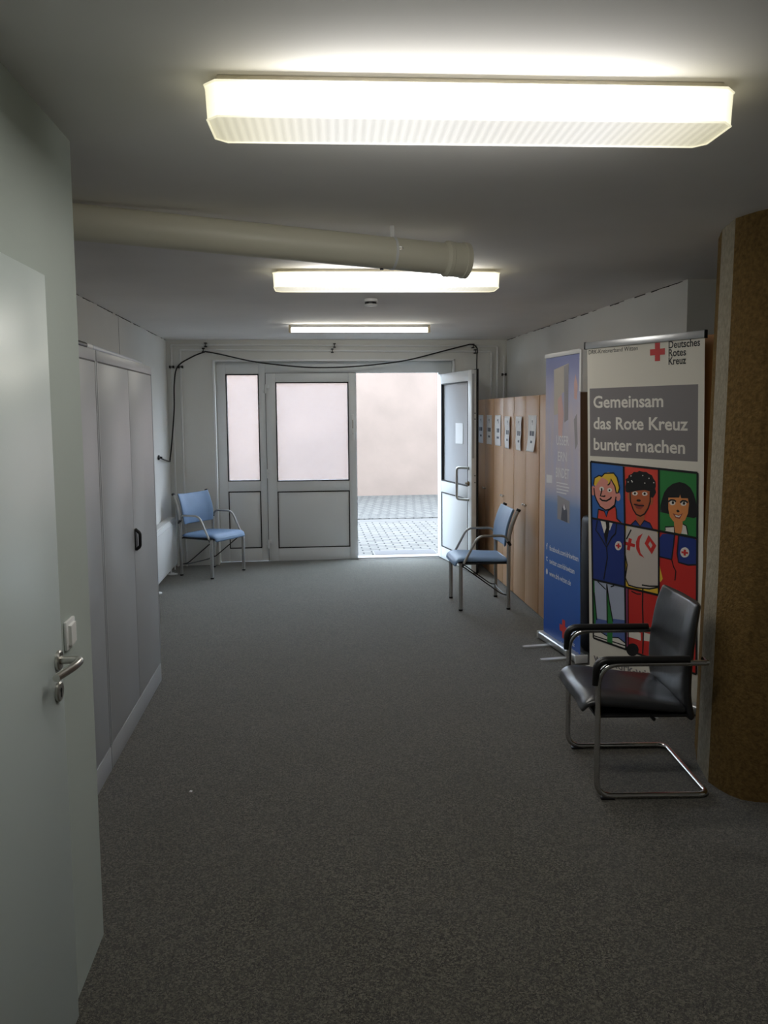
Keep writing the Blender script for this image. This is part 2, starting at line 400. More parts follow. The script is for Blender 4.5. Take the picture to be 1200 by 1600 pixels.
wn = MB().prism([(-0.69, -1.5), (-0.69, 2.515), (-0.705, 2.53), (-1.68, 2.53), (-1.68, 2.41), (-0.81, 2.41), (-0.81, -1.5)], 0, CH)
struct(wn, 'wall_left', mat('greenish_lit_white_plaster', (178, 188, 182), 0.8, noise=0.03, scale=2, bump=0.06, bscale=60), 'white plaster wall corner holding the inner door in the left foreground', 'wall')  # white wall; its dim greenish light is put into the colour

# pillar: felt-like brown covering, crisp left edge, rounded front
PILLAR = mat('brown_fibre_covering', (112, 90, 54), 0.95, noise=0.30, scale=52, bump=0.7, bscale=90, spec=0.1, detail=8)
pp = [(1.812, 3.52), (1.763, 3.318), (1.774, 3.25), (1.792, 3.19), (1.822, 3.145), (1.87, 3.118), (1.94, 3.10), (2.02, 3.095), (2.5, 3.095), (2.5, 3.72), (1.90, 3.72)]
pm = MB().prism(pp, 0, CH)
for v in pm.bm.verts:
    if v.co.z > 1: v.co.x += 0.05
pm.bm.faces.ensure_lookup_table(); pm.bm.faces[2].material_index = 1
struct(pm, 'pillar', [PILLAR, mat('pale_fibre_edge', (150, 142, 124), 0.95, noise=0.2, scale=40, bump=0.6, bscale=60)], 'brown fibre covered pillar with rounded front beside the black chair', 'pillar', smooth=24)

# ---------------------------------------------------------------- outside
PINK = mat('pale_pink_render', (134, 116, 106), 0.9, noise=0.10, scale=1.3, bump=0.5, bscale=4, detail=7)
struct(MB().box((-9, 16.28, -0.3), (12, 16.6, 3.0)), 'wall_courtyard', PINK, 'pale pink rendered wall across the lane outside', 'wall')
P1 = paver_mat('grey_pavers', 0.0, 0.21, 0.10, (104, 99, 94), (90, 86, 82), (34, 32, 31))
P2 = paver_mat('grey_pavers_diagonal', math.radians(52), 0.21, 0.105, (92, 88, 84), (80, 77, 74), (28, 27, 26))
yard = MB().box((-9, 9.25, -0.3), (12, 12.3, -0.02)); yard.mi = 1; yard.box((-9, 12.72, -0.3), (12, 16.28, -0.02))
yard.mi = 2; yard.box((-9, 12.3, -0.3), (12, 12.72, -0.032))
struct(yard, 'floor_courtyard', [P1, P2, mat('gutter_stone', (82, 78, 76), 0.8, noise=0.15, scale=6)], 'grey block paving of the lane outside with a shallow gutter', 'paving')

# ---------------------------------------------------------------- entrance front
FR = 9.08            # inner face of the glazed front
def leaf(prefix, x0, x1, z0, z1, ops, y0, y1, parent):
    # ops: list of (x0, x1, z0, z1, kind); all frame members in one mesh
    m = MB(); xs = (ops[0][0], ops[0][1]); zs = sorted([(o[2], o[3]) for o in ops])
    m.box((x0, y0, z0), (xs[0], y1, z1), 0.004).box((xs[1], y0, z0), (x1, y1, z1), 0.004)
    prev = z0
    for a, b in zs + [(z1, None)]:
        m.box((xs[0], y0+0.001, prev), (xs[1], y1-0.001, a), 0.003); prev = b
    m.build('frame', PVC, parent)
    g = MB(); t = 0.011
    for a, b, c, d, k in ops:
        for q in (((a, c), (a+t, d)), ((b-t, c), (b, d)), ((a, c), (b, c+t)), ((a, d-t), (b, d))):
            g.box((q[0][0], y0-0.001, q[0][1]), (q[1][0], y1+0.001, q[1][1]))
    g.build('gasket', GASKET, parent)
    ym = (y0+y1)/2
    for a, b, c, d, k in ops:
        if k == 'glass': MB().box((a+t, ym-0.003, c+t), (b-t, ym+0.003, d-t)).build('glass_pane', GLASS_REFLECT if prefix == 'open' else GLASS, parent)
        else: MB().box((a+t, y0+0.006, c+t), (b-t, y1-0.006, d-t), 0.002).build('lower_panel', PVC, parent)
GLASS = glass_mat('hazy_glass', (0.95, 0.92, 0.925, 1), 0.05)
GLASS_REFLECT = glass_mat('milky_reflection_glass', (0.95, 0.96, 0.98, 1), 0.72, 0.75)  # milky film; extra pale diffuse share paints in the pane's reflection
win = thing('window_1', 'narrow fixed glazed side panel left of the entrance doors', 'window', (0, 0, 0), kind='structure')
leaf('side', -1.022, -0.482, 0.0, 2.25, [(-0.921, -0.557, 0.152, 0.803, 'panel'), (-0.921, -0.557, 0.917, 2.116, 'glass')], FR, FR+0.07, win)
tr = MB().box((-0.482, FR, 2.124), (1.627, FR+0.07, 2.25), 0.003).box((1.474, FR, 0), (1.627, FR+0.07, 2.128), 0.003)
tag(tr.build('trim_1', PVC), 'white plastic frame around the double entrance door', 'door frame', kind='structure')
d1 = thing('door_1', 'closed half glazed white entrance door leaf', 'door', (0, 0, 0), kind='structure')
leaf('fixed', -0.482, 0.53, 0.002, 2.124, [(-0.372, 0.446, 0.146, 0.795, 'panel'), (-0.372, 0.446, 0.908, 2.023, 'glass')], FR-0.012, FR+0.058, d1)
for z in (1.95, 1.0, 0.2):
    MB().cyl((-0.484, FR-0.022, z-0.05), (-0.484, FR-0.022, z+0.05), 0.009, 12).box((-0.512, FR-0.014, z-0.045), (-0.484, FR, z-0.005), 0.002).box((-0.484, FR-0.026, z+0.005), (-0.44, FR-0.008, z+0.045), 0.002).build('hinge', PVC, d1)
MB().box((-0.484, FR-0.0135, 0.002), (-0.480, FR-0.0115, 2.124)).box((-0.484, FR-0.0135, 2.122), (0.53, FR-0.0115, 2.126)).build('shadow_seal', GASKET, d1)
MB().box((0.475, FR-0.024, 1.36), (0.503, FR-0.010, 1.66), 0.004).build('bolt_plate', WHITEMETAL, d1)
MB().box((0.481, FR-0.034, 1.50), (0.497, FR-0.020, 1.60), 0.004).cyl((0.489, FR-0.03, 1.44), (0.489, FR-0.02, 1.44), 0.006, 10).build('bolt_lever', STEEL, d1)
MB().box((0.522, FR-0.006, 0.014), (0.534, FR+0.05, 2.12)).build('edge_seal', GASKET, d1)
LA = math.atan2(-0.984, 0.178)
d2 = thing('door_2', 'open half glazed white entrance door leaf with a long bar handle', 'door', (1.462, 9.06, 0.0), LA, kind='structure')
leaf('open', 0.0, 1.03, 0.012, 2.10, [(0.115, 0.925, 0.146, 0.775, 'panel'), (0.115, 0.925, 0.90, 1.99, 'glass')], 0.0, 0.065, d2)
MB().box((1.028, 0.052, 0.012), (1.036, 0.075, 2.108)).box((0.0, 0.052, 2.098), (1.036, 0.075, 2.108)).box((0.0, 0.052, 0.004), (1.03, 0.07, 0.014)).build('edge_seal', GASKET, d2)
hb = fillet([(0.965, 0.0, 0.765), (0.83, -0.085, 0.765), (0.83, -0.085, 1.095), (0.965, 0.0, 1.095)], 0.035)
h = MB().tube(hb, 0.014, 12); h.build('bar_handle', STEEL, d2)
MB().cyl((0.955, -0.014, 0.935), (0.955, 0.0, 0.935), 0.024, 18).box((0.90, -0.02, 0.925), (0.96, -0.012, 0.945), 0.002).build('lock_cylinder', mat('worn_brass', (104, 88, 66), 0.4, 0.8), d2)
MB().box((1.0295, 0.008, 1.2), (1.032, 0.030, 2.06)).build('strike_rail', GREYMETAL, d2)
for z in (0.95, 1.02, 1.6, 1.66): MB().cyl((1.029, 0.038, z), (1.034, 0.038, z), 0.006, 10).build('edge_bolt', BLACK, d2)
nt_ = MB().box((0.50, 0.026, 1.335), (0.72, 0.0285, 1.555)); nt_ = nt_.build('notice_sheet', PAPER)
nt_.location = d2.location; nt_.rotation_euler = d2.rotation_euler
tag(nt_, 'white paper sheet stuck to the glass of the open entrance door', 'paper')
struct(MB().box((0.53, 8.99, -0.1), (1.474, 9.25, 0.006)).box((0.53, 9.02, 0.0), (1.474, 9.06, 0.022), 0.004), 'trim_2', mat('white_threshold', (168, 166, 164), 0.4), 'pale threshold strip in the open doorway', 'threshold')
struct(MB().box((-9, 9.25, -0.3), (-1.0, 9.3, 5.2)).box((1.65, 9.25, -0.3), (12, 9.3, 5.2)).box((-1.0, 9.25, 2.25), (1.65, 9.3, 5.2)).box((-1.0, 9.25, -0.3), (1.65, 9.3, -0.005)), 'wall_outside', WHITE_WALL, 'outside face of the building around the entrance', 'wall')
mt = MB().box((0.74, 9.31, -0.02), (1.50, 9.62, -0.004), 0.006)
for i in range(15): mt.box((0.755, 9.322+i*0.0195, -0.005), (1.485, 9.334+i*0.0195, 0.0), 0.001)
tag(mt.build('doormat', mat('pale_ribbed_mat', (112, 109, 110), 0.8)), 'pale ribbed doormat just outside the open doorway', 'doormat')

# ---------------------------------------------------------------- inner door, left foreground
d3 = thing('door_3', 'closed plain white inner door with steel lever handle', 'door', (-0.69, 1.189, 0), kind='structure')
dm = MB().box((0.0, 0.0, 0.012), (0.012, 0.975, 2.012), 0.002).box((0.012, 0.0, 0.01), (0.026, 0.957, 2.028), 0.003)
dm.build('door_leaf', mat('white_door_lacquer', (200, 212, 210), 0.32), d3)
MB().lathe((0.026, 0.915, 1.035), (1, 0, 0), [(0.026, 0), (0.026, 0.006), (0.023, 0.009)], 28).build('handle_rose', STEEL, d3)
lv = fillet([(0.03, 0.915, 1.035), (0.085, 0.915, 1.035), (0.085, 0.872, 1.034), (0.060, 0.79, 1.028)], [0, 0.018, 0.02, 0])
MB().tube(lv, 0.0105, 14).build('lever_handle', STEEL, d3)
kr = MB().lathe((0.026, 0.905, 0.955), (1, 0, 0), [(0.026, 0), (0.026, 0.006), (0.023, 0.009)], 28); kr = kr.build('keyhole_rose', STEEL, d3)
MB().cyl((0.0345, 0.905, 0.959), (0.0358, 0.905, 0.959), 0.006, 14).box((0.0345, 0.902, 0.940), (0.0358, 0.908, 0.957)).build('keyhole', BLACK, kr)
sw = thing('light_switch', 'white rocker light switch on the wall beside the inner door', 'light switch', (-0.69, 2.285, 1.058))
MB().box((0, -0.041, -0.041), (0.010, 0.041, 0.041), 0.004).build('switch_frame', WHITEMETAL, sw)
rk = MB(); rk.prism([(0.009, -0.028), (0.009, 0.028), (0.016, 0.028), (0.019, -0.028)], -0.028, 0.028); rk.build('rocker', mat('switch_rocker', (238, 238, 234), 0.3), sw)

# ================================================================ LAMPS
def area_light(parent, sx, sy, loc, power, col, up=False):
    ld = bpy.data.lights.new('tube_light', 'AREA'); ld.shape = 'RECTANGLE'; ld.size = sx; ld.size_y = sy; ld.energy = power; ld.color = col
    o = bpy.data.objects.new('tube_light', ld); COL.objects.link(o); o.parent = parent; o.location = loc
    if up: o.rotation_euler = (PI, 0, 0)
    return o
DIFF = diffuser_mat('prismatic_acrylic', 0.74, 14, 0.84, 0.92, 0.66); DIFF_SIDE = diffuser_mat('prismatic_acrylic_side', 8.5, 45, 0.93, 0.30, 0.085); DIFF_RIM = diffuser_mat('prismatic_acrylic_rim', 1.15, 3, 1.0); TUBE = emis_mat('lit_fluorescent_tube', (255, 250, 236), LAMP_TUBE)
TRAY = mat('lamp_tray', (214, 208, 190), 0.5)
LWARM = (1.0, 0.96, 0.90)
def prism_lamp(loc, rotz, L, W, H, label):
    r = thing('ceiling_lamp', label, 'ceiling lamp', loc, rotz, 'prismatic fluorescent ceiling lamps')
    MB().box((-L/2+0.03, -W/2+0.014, -0.020), (L/2-0.03, W/2-0.014, 0), 0.003).build('tray', TRAY, r)
    c = 0.028
    m = MB(); zt, zb = -0.020, -0.020-H
    pts = [(-L/2+c, -W/2), (L/2-c, -W/2), (L/2, -W/2+c), (L/2, W/2-c), (L/2-c, W/2), (-L/2+c, W/2), (-L/2, W/2-c), (-L/2, -W/2+c)]
    pb = [(x*0.994, y*0.97) for x, y in pts]
    top = [m.bm.verts.new((x, y, zt)) for x, y in pts]; bot = [m.bm.verts.new((x, y, zb)) for x, y in pb]
    for i in range(8): m.bm.faces.new((top[i], top[(i+1) % 8], bot[(i+1) % 8], bot[i]))
    m.mi = 1; m._mark([m.bm.faces.new(bot)]); m.mi = 2; m._mark([m.bm.faces.new(top)])
    bmesh.ops.recalc_face_normals(m.bm, faces=m.bm.faces[:])
    d = m.build('diffuser', [DIFF_SIDE, DIFF, TRAY], r, smooth=20)
    rim = MB().tube([(x, y, zt) for x, y in pts], 0.0035, 8, closed=True).tube([(x, y, zb) for x, y in pb], 0.0028, 8, closed=True); rim.build('rim', DIFF_RIM, d)
    area_light(r, L*0.90, W*0.8, (0, 0, zb-0.004), LAMP_AREA, LWARM)
    return r
prism_lamp((0.418, 2.072, CH), math.radians(-2.0), 1.305, 0.19, 0.080, 'long lit prismatic ceiling lamp in front of the drain pipe')
prism_lamp((0.455, 4.655, CH), math.radians(-2.0), 1.285, 0.19, 0.080, 'long lit prismatic ceiling lamp directly behind the drain pipe')
r = thing('batten_lamp', 'bare lit fluorescent tube batten on the ceiling close to the entrance', 'ceiling lamp', (0.475, 7.40, CH), math.radians(-1.0))
MB().box((-0.63, -0.022, -0.030), (0.63, 0.022, 0), 0.005).build('batten', WHITEMETAL, r)
for s in (-1, 1): MB().box((s*0.636-0.012, -0.02, -0.074), (s*0.636+0.012, 0.02, -0.004), 0.005).build('lamp_holder', mat('ivory_lampholder', (222, 208, 176), 0.5), r)
MB().cyl((-0.624, 0, -0.051), (0.624, 0, -0.051), 0.0175, 18).build('tube', TUBE, r)

sd = thing('smoke_detector', 'small white round smoke detector on the ceiling', 'smoke detector', (0.45, 5.77, CH))
MB().lathe((0, 0, 0), (0, 0, -1), [(0.052, 0), (0.052, 0.018), (0.046, 0.02)], 28).build('base', WHITEMETAL, sd)
MB().lathe((0, 0, -0.02), (0, 0, -1), [(0.042, 0), (0.042, 0.016)], 28).build('sensor_slots', BLACK, sd)
MB().lathe((0, 0, -0.036), (0, 0, -1), [(0.046, 0), (0.045, 0.006), (0.036, 0.012)], 28).build('cap', WHITEMETAL, sd)

# ---------------------------------------------------------------- drain pipe
A0, B0 = Vector((-0.876, 3.2, 2.402)), Vector((0.715, 3.62, 2.348)); dr = (B0-A0).normalized()
A1 = A0 - dr*((A0.x+1.53)/dr.x); A1 = A0 + dr*((-1.53-A0.x)/dr.x)
dp = thing('drain_pipe', 'thick grey white drain pipe hanging under the ceiling', 'pipe', tuple(A1))
T = lambda k: Vector((0, 0, 0)) + dr*k
LP = (B0-A1).length
MB().cyl(T(0), T(LP-0.06), 0.068, 32).build('pipe', PIPEGREY, dp)
MB().lathe(T(LP-0.115), dr, [(0.068, 0), (0.078, 0.014), (0.078, 0.03), (0.075, 0.034), (0.075, 0.09), (0.079, 0.094), (0.079, 0.115), (0.07, 0.115), (0.068, 0.02)], 36).build('socket_end', PIPEGREY, dp)
k = LP*0.0 + ((0.372+1.53)/dr.x); cpt = T(k)
st = MB(); nn = Vector((0, 0, 1)); ring = []
u_ = dr.cross(nn).normalized(); v_ = u_.cross(dr)
ring = [cpt + (u_*math.cos(2*PI*i/32)+v_*math.sin(2*PI*i/32))*0.0695 for i in range(32)]
st.tube(ring, 0.0015, 6, closed=True, ry=0.006) if False else st.lathe(cpt-dr*0.006, dr, [(0.0695, 0), (0.0705, 0.001), (0.0705, 0.011), (0.0695, 0.012)], 36)
st.box((cpt.x-0.009, cpt.y-0.002, cpt.z+0.06), (cpt.x+0.009, cpt.y+0.002, CH-A1.z)); st.build('hanger_strap', WHITEMETAL, dp)
q = T(k+0.03) + Vector((0, -0.066, 0.012)); MB().cyl(q+Vector((0, 0.012, 0)), q+Vector((0, -0.006, 0)), 0.008, 12).cyl(q+Vector((-0.012, -0.004, 0)), q+Vector((0.012, -0.004, 0)), 0.003, 8).build('screw', STEEL, dp)
q = T(k-0.05) + Vector((0, 0, -0.066)); MB().cyl(q+Vector((0, 0, 0.01)), q+Vector((0, 0, -0.008)), 0.008, 12).build('screw', BLACK, dp)

# ================================================================ HEATING PIPES, CABLE, RADIATOR
def clip(mb, x, z, vert):
    # double pipe clip straddling a pipe: base dot on the wall plus two prongs
    for s in (-1, 1):
        if vert: mb.box((x+s*0.012, 8.878, z-0.014), (x+s*0.026, 8.93, z+0.014), 0.003)
        else: mb.box((x-0.014, 8.878, z+s*0.012), (x+0.014, 8.93, z+s*0.024), 0.003)
    if vert: mb.box((x-0.02, 8.922, z-0.01), (x+0.02, 8.93, z+0.01)).box((x-0.02, 8.880, z-0.004), (x+0.02, 8.886, z+0.004))
    else: mb.box((x-0.01, 8.922, z-0.02), (x+0.01, 8.93, z+0.02)).box((x-0.004, 8.880, z-0.02), (x+0.004, 8.886, z+0.02))
def hpipe(pts, label, clips):
    p = thing('heating_pipe', label, 'pipe', (0, 8.900, 0), group='thin white heating pipes on the end wall')
    MB().tube([(x, 0, z) for x, z in fillet2(pts)], 0.011, 12).build('pipe', WHITEMETAL, p)
    for x, z, v in clips:
        m = MB(); clip(m, x, z, v); o = m.build('pipe_clip', BLACK, p); o.location = (0, -8.905, 0)
def fillet2(pts):
    return [(p.x, p.z) for p in fillet([(x, 0, z) for x, z in pts], 0.02, 4)]
hpipe([(-1.472, 0.0), (-1.472, 2.424), (2.115, 2.405), (2.115, 0.0)], 'outer thin white heating pipe looping above the entrance', [(-1.472, 2.186, True), (-1.104, 2.422, False), (0.29, 2.414, False), (1.835, 2.407, False)])
hpipe([(-1.378, 0.0), (-1.378, 2.368), (2.045, 2.345), (2.045, 0.0)], 'inner thin white heating pipe looping above the entrance', [(-1.378, 2.186, True), (-1.13, 2.366, False), (0.265, 2.357, False), (1.86, 2.346, False)])
hpipe([(2.19, 0.0), (2.19, 2.30)], 'short thin white upright pipe in the corner above the wardrobes', [(2.19, 2.09, True)])
cb = thing('power_cable', 'black cable draped from a wall plug over the entrance doors', 'cable', (-1.526, 8.24, 1.242))
cw = [(-1.512, 8.24, 1.242), (-1.50, 8.45, 1.205), (-1.50, 8.75, 1.172), (-1.515, 8.86, 1.19), (-1.49, 8.862, 1.38), (-1.455, 8.862, 1.727), (-1.445, 8.862, 2.003), (-1.403, 8.862, 2.188), (-1.25, 8.862, 2.29), (-1.12, 8.862, 2.342), (-1.09, 8.862, 2.345), (-0.943, 8.862, 2.318), (-0.567, 8.862, 2.235), (-0.082, 8.862, 2.18), (0.268, 8.862, 2.173), (0.55, 8.862, 2.186), (0.834, 8.862, 2.213), (1.119, 8.862, 2.256), (1.478, 8.862, 2.345), (1.72, 8.862, 2.405), (1.81, 8.862, 2.422), (1.865, 8.862, 2.395), (1.88, 8.862, 2.33), (1.87, 8.862, 2.12), (1.868, 8.862, 0.3)]
o0 = Vector((-1.526, 8.24, 1.242))
MB().tube([Vector(p)-o0 for p in spline(cw, 6)], 0.0075, 8).build('cable', BLACK, cb)
MB().lathe((0, 0, 0), (1, 0, -0.05), [(0.024, 0), (0.024, 0.012), (0.012, 0.02), (0.009, 0.04)], 16).build('wall_plug', BLACK, cb)

ra = thing('radiator', 'white panel radiator between the grey cabinets and the corner chair', 'radiator', (-1.475, 8.05, 0))
MB().box((-0.012, -1.1, 0.085), (0.045, 0.56, 0.575), 0.010).box((0.043, -1.06, 0.125), (0.050, 0.52, 0.535), 0.006).build('front_panel', WHITEMETAL, ra)
tg = MB().box((-0.05, -1.1, 0.56), (0.035, 0.56, 0.585), 0.006)
for i in range(60): tg.box((-0.04, -1.085+i*0.027, 0.583), (0.022, -1.07+i*0.027, 0.588))
tg.build('top_grille', WHITEMETAL, ra)
MB().box((-0.048, 0.545, 0.10), (0.04, 0.562, 0.57), 0.004).build('side_cover', WHITEMETAL, ra)
for y in (-0.5, 0.40):
    f = MB().cyl((0.0, y, 0.0), (0.0, y, 0.10), 0.010, 12).lathe((0.02, y, 0), (0, 0, 1), [(0.05, 0), (0.05, 0.006), (0.02, 0.014), (0.012, 0.018)], 24); f.build('foot', WHITEMETAL, ra)
MB().tube(fillet([(0.0, 0.56, 0.14), (0.0, 0.66, 0.14), (0.0, 0.66, 0.0)], 0.03), 0.009, 10).build('connection_pipe', WHITEMETAL, ra)

# ================================================================ GREY CABINETS
def cabinet(y0, y1, label, knob):
    L = y1-y0; r = thing('metal_cabinet', label, 'cabinet', (-0.955, y0, 0), group='tall grey metal cabinets along the left wall')
    D = 0.55; Hc = 1.965
    b = MB().box((-D, 0, 0.0), (0.0-0.022, L, Hc), 0.002).box((-0.022, 0, 0.115), (0, 0.016, 1.915), 0.002).box((-0.022, L-0.016, 0.115), (0, L, 1.915), 0.002).box((-0.022, 0, 1.915), (0, L, Hc), 0.002)
    b.build('body', GREYMETAL, r)
    MB().box((-0.022, 0, 0.0), (-0.002, L, 0.112), 0.002).build('plinth', GREYMETAL, r)
    m = L/2
    for i, (a, c) in enumerate(((0.019, m-0.003), (m+0.003, L-0.0195))):
        d = MB().box((-0.02, a, 0.12), (-0.001, c, 1.909), 0.0025).build('door', GREYMETAL, r)
        if i == 1:
            MB().box((-0.002, a+0.006, 0.935), (0.004, a+0.045, 1.055), 0.008).build('lock_plate', BLACK, d)
            MB().tube(fillet([(0.002, a+0.022, 0.94), (0.024, a+0.02, 0.955), (0.026, a+0.02, 1.03), (0.002, a+0.022, 1.05)], 0.012), 0.009, 10).build('handle', BLACK, d)
    MB().box((-0.0215, 0.016, 1.9085), (-0.006, L-0.016, 1.9155)).box((-0.0215, m-0.003, 0.12), (-0.002, m+0.003, 1.909)).box((-0.0215, L-0.0195, 0.12), (-0.002, L-0.0155, 1.909)).box((-0.0215, 0.0155, 0.12), (-0.002, 0.0195, 1.909)).build('painted_gap_shade', BLACK, r)  # black strips fill the door joints to paint in their shade
    return r
cabinet(2.60, 3.748, 'grey metal cabinet partly hidden by the white wall corner', False)
cabinet(3.76, 5.03, 'grey two door metal cabinet with black handle next to the radiator', True)
lb = thing('rolled_tube', 'long pale tube with black end lying on the grey cabinets', 'tube', (-0.975, 3.05, 1.965))
MB().cyl((0, 0.70, 0.013), (-0.03, 1.90, 0.013), 0.0125, 18).build('tube', mat('pale_tube', (206, 212, 222), 0.35), lb)
MB().cyl((0.001, 0.40, 0.013), (0, 0.60, 0.013), 0.013, 18).build('end_cap', BLACK, lb)
MB().cyl((0.0, 0.60, 0.013), (-0.002, 0.74, 0.013), 0.0128, 18).build('white_band', PAPER, lb)

# ================================================================ LOCKERS
def locker(y0, label, nd=2):
    r = thing('locker', label, 'locker', (1.845, y0, 0), group='beech wardrobes along the right wall')
    L, D, Hc = 0.796, 0.345, 1.805
    MB().box((0.0215, 0, 0.0), (D, L, Hc), 0.002).build('body', BEECHSIDE, r)
    MB().box((0.0192, 0.001, 0.012), (0.0216, L-0.001, Hc-0.004)).build('painted_gap_shade', mat('gap_shade_brown', (40, 26, 18), 0.8), r)  # dark brown sheet behind the doors paints the shade in their gaps
    MB().box((0.03, 0.002, 0.0), (0.02, L-0.002, 0.05)).build('plinth', BEECHSIDE, r)
    m = L/2
    for i, (a, c) in enumerate(((0.005, m-0.003), (m+0.003, L-0.005))):
        d = MB().box((0, a, 0.012), (0.019, c, Hc-0.002), 0.0015).build('door', BEECH, r)
        yk = (c-0.03) if i == 0 else (a+0.03)
        MB().lathe((0, yk, 0.87), (-1, 0, 0), [(0.006, 0), (0.006, 0.010), (0.012, 0.013), (0.012, 0.02), (0.006, 0.023)], 14).build('knob', STEEL, d)
    return r
LY = (7.912, 7.112, 6.312, 5.500)
locker(LY[0], 'beech two door wardrobe half hidden behind the open entrance door')
locker(LY[1], 'beech two door wardrobe in the middle of the row')
locker(LY[2], 'beech two door wardrobe directly behind the blue armchair back')
locker(LY[3], 'beech wardrobe mostly hidden behind the blue banner')
PZ = [(8.51, 1.34, 0), (8.11, 1.34, 0), (7.71, 1.34, 1), (7.33, 1.33, 2), (6.92, 1.33, 2), (6.50, 1.34, 3)]
LB = ['white paper sign next to the open door edge on the first wardrobe', 'flat white paper sign on the second wardrobe door from the entrance', 'creased white paper sign on the third wardrobe door from the entrance', 'half folded white paper sign on the fourth wardrobe door from the entrance', 'curled white paper sign on the fifth wardrobe door from the entrance', 'white paper sign on the wardrobe door beside the blue banner']
for i, (yc, z0, kind) in enumerate(PZ):
    wv = 0.118; hh = 0.30
    m = MB(); nx, nz = 24, 30; g = []
    words = [(0.42, 0.47, 0.74, 0.88), (0.52, 0.60, 0.80, 0.88), (0.22, 0.36, 0.44, 0.56), (0.39, 0.55, 0.44, 0.56), (0.58, 0.80, 0.44, 0.56), (0.34, 0.48, 0.22, 0.31), (0.51, 0.68, 0.22, 0.31)]
    for a in range(nz+1):
        row = []
        for b in range(nx+1):
            u, v = b/nx, a/nz; y = (u-0.5)*2*wv; x = -0.0015
            if kind == 1: x -= 0.010*abs(math.sin(u*7+0.6))*(0.4+0.6*v*(1-v)*3)
            if kind == 2: x -= 0.020*max(0, 0.55-u)*(1-v*0.5)*1.6 + 0.004*math.sin(v*6)**2
            if kind == 3: x -= 0.022*(1-v)**3 + 0.004*math.sin(u*5)**2
            row.append(m.bm.verts.new((x, y*(1-0.04*kind*(1-v)), v*hh)))
        g.append(row)
    for a in range(nz):
        for b in range(nx):
            u, v = (b+0.5)/nx, (a+0.5)/nz
            m.mi = 1 if any(p <= u <= q_ and r_ <= v <= s_ for p, q_, r_, s_ in words) else 0
            m._mark([m.bm.faces.new((g[a][b], g[a][b+1], g[a+1][b+1], g[a+1][b]))])
    o = m.build('paper_sign', [PAPER, mat('grey_print', (104, 110, 122), 0.7)], loc=(1.845, yc, z0))
    sol = o.modifiers.new('thickness', 'SOLIDIFY'); sol.thickness = 0.0006
    tag(o, LB[i], 'paper sign', 'paper signs on the wardrobe doors')

# ================================================================ BLUE CHAIRS
SEATBLK = mat('black_seat_pan', (26, 27, 30), 0.5)
def blue_chair(loc, rotz, label):
    r = thing('armchair', label, 'chair', loc, rotz, 'blue visitor armchairs')
    hy = 0.235
    for s in (-1, 1):
        y = s*hy
        f = MB().tube([(-0.20, y, 0.012), (-0.20, y, 0.405)], 0.0165, 14, ry=0.0165).build('front_leg', TUBEGREY, r)
        MB().cyl((-0.20, y, 0.0), (-0.20, y, 0.016), 0.0175, 14).build('leg_cap', BLACK, f)
        rp = spline([(0.21, y, 0.012), (0.21, y, 0.30), (0.211, y, 0.56), (0.226, y, 0.68), (0.26, y, 0.78), (0.292, y, 0.845)], 5)
        b = MB().tube(rp, 0.0135, 14, ry=0.0165).build('rear_leg', TUBEGREY, r)
        MB().cyl((0.21, y, 0.0), (0.21, y, 0.016), 0.0175, 14).build('leg_cap', BLACK, b)
        MB().tube([(0.288, y, 0.836), (0.297, y, 0.856)], 0.0165, 14, ry=0.019).build('top_cap', BLACK, b)
        ya = s*(hy+0.004)
        ap = fillet([(0.213, ya, 0.565), (0.178, ya, 0.632), (-0.05, ya, 0.636), (-0.182, ya, 0.392)], [0, 0.05, 0.06, 0], 8)
        a = MB().tube(ap, 0.0105, 12).build('armrest', TUBEGREY, r)
        MB().cyl((0.222, ya, 0.548), (0.202, ya, 0.585), 0.0145, 12).build('arm_joint', BLACK, a)
        MB().cyl((-0.176, ya, 0.402), (-0.19, ya, 0.377), 0.0145, 12).build('arm_joint', BLACK, a)
        yi = s*(hy-0.035)
        MB().tube(fillet([(-0.20, y, 0.372), (-0.165, yi, 0.366), (0.155, yi, 0.13), (0.21, y, 0.12)], 0.03, 5), 0.0055, 8).build('brace_rod', BLACK, r)
    MB().tube(fillet([(0.21, -hy, 0.122), (0.20, -0.15, 0.108), (0.20, 0.15, 0.108), (0.21, hy, 0.122)], 0.03, 4), 0.0055, 8).build('brace_rod', BLACK, r)
    MB().box((-0.205, -0.218, 0.388), (0.205, 0.218, 0.402), 0.005).cyl((-0.2, -hy, 0.395), (-0.2, hy, 0.395), 0.009, 10).cyl((0.2, -hy, 0.395), (0.2, hy, 0.395), 0.009, 10).build('seat_frame', SEATBLK, r)
    MB().pad([(-0.238, 0.392, 0.215, 0.017, 0), (-0.222, 0.418, 0.219, 0.022, 0), (-0.17, 0.429, 0.222, 0.026, 0), (-0.04, 0.425, 0.222, 0.026, 0.0), (0.10, 0.419, 0.22, 0.025, 0), (0.196, 0.417, 0.218, 0.022, 0)], defo=lambda t, y, h: -0.006*(1-y*y)*max(0, h) if 0.2 < t < 0.9 else 0).build('seat', BLUEFAB, r)
    MB().pad([(0.214, 0.545, 0.205, 0.013, -0.03), (0.218, 0.60, 0.216, 0.015, -0.032), (0.231, 0.68, 0.218, 0.015, -0.034), (0.257, 0.765, 0.218, 0.015, -0.036), (0.283, 0.828, 0.216, 0.013, -0.036)], ring=20, exp=9).build('backrest', BLUEFAB, r)
    return r
c1 = blue_chair((1.446, 6.77, 0), 0.0, 'blue armchair standing with its back to the beech wardrobes')
copy_thing(c1, (-1.035, 8.472, 0), math.atan2(-0.557, 0.83) - PI, 'blue armchair standing in the corner beside the white radiator').scale = (1, 1.08, 1)

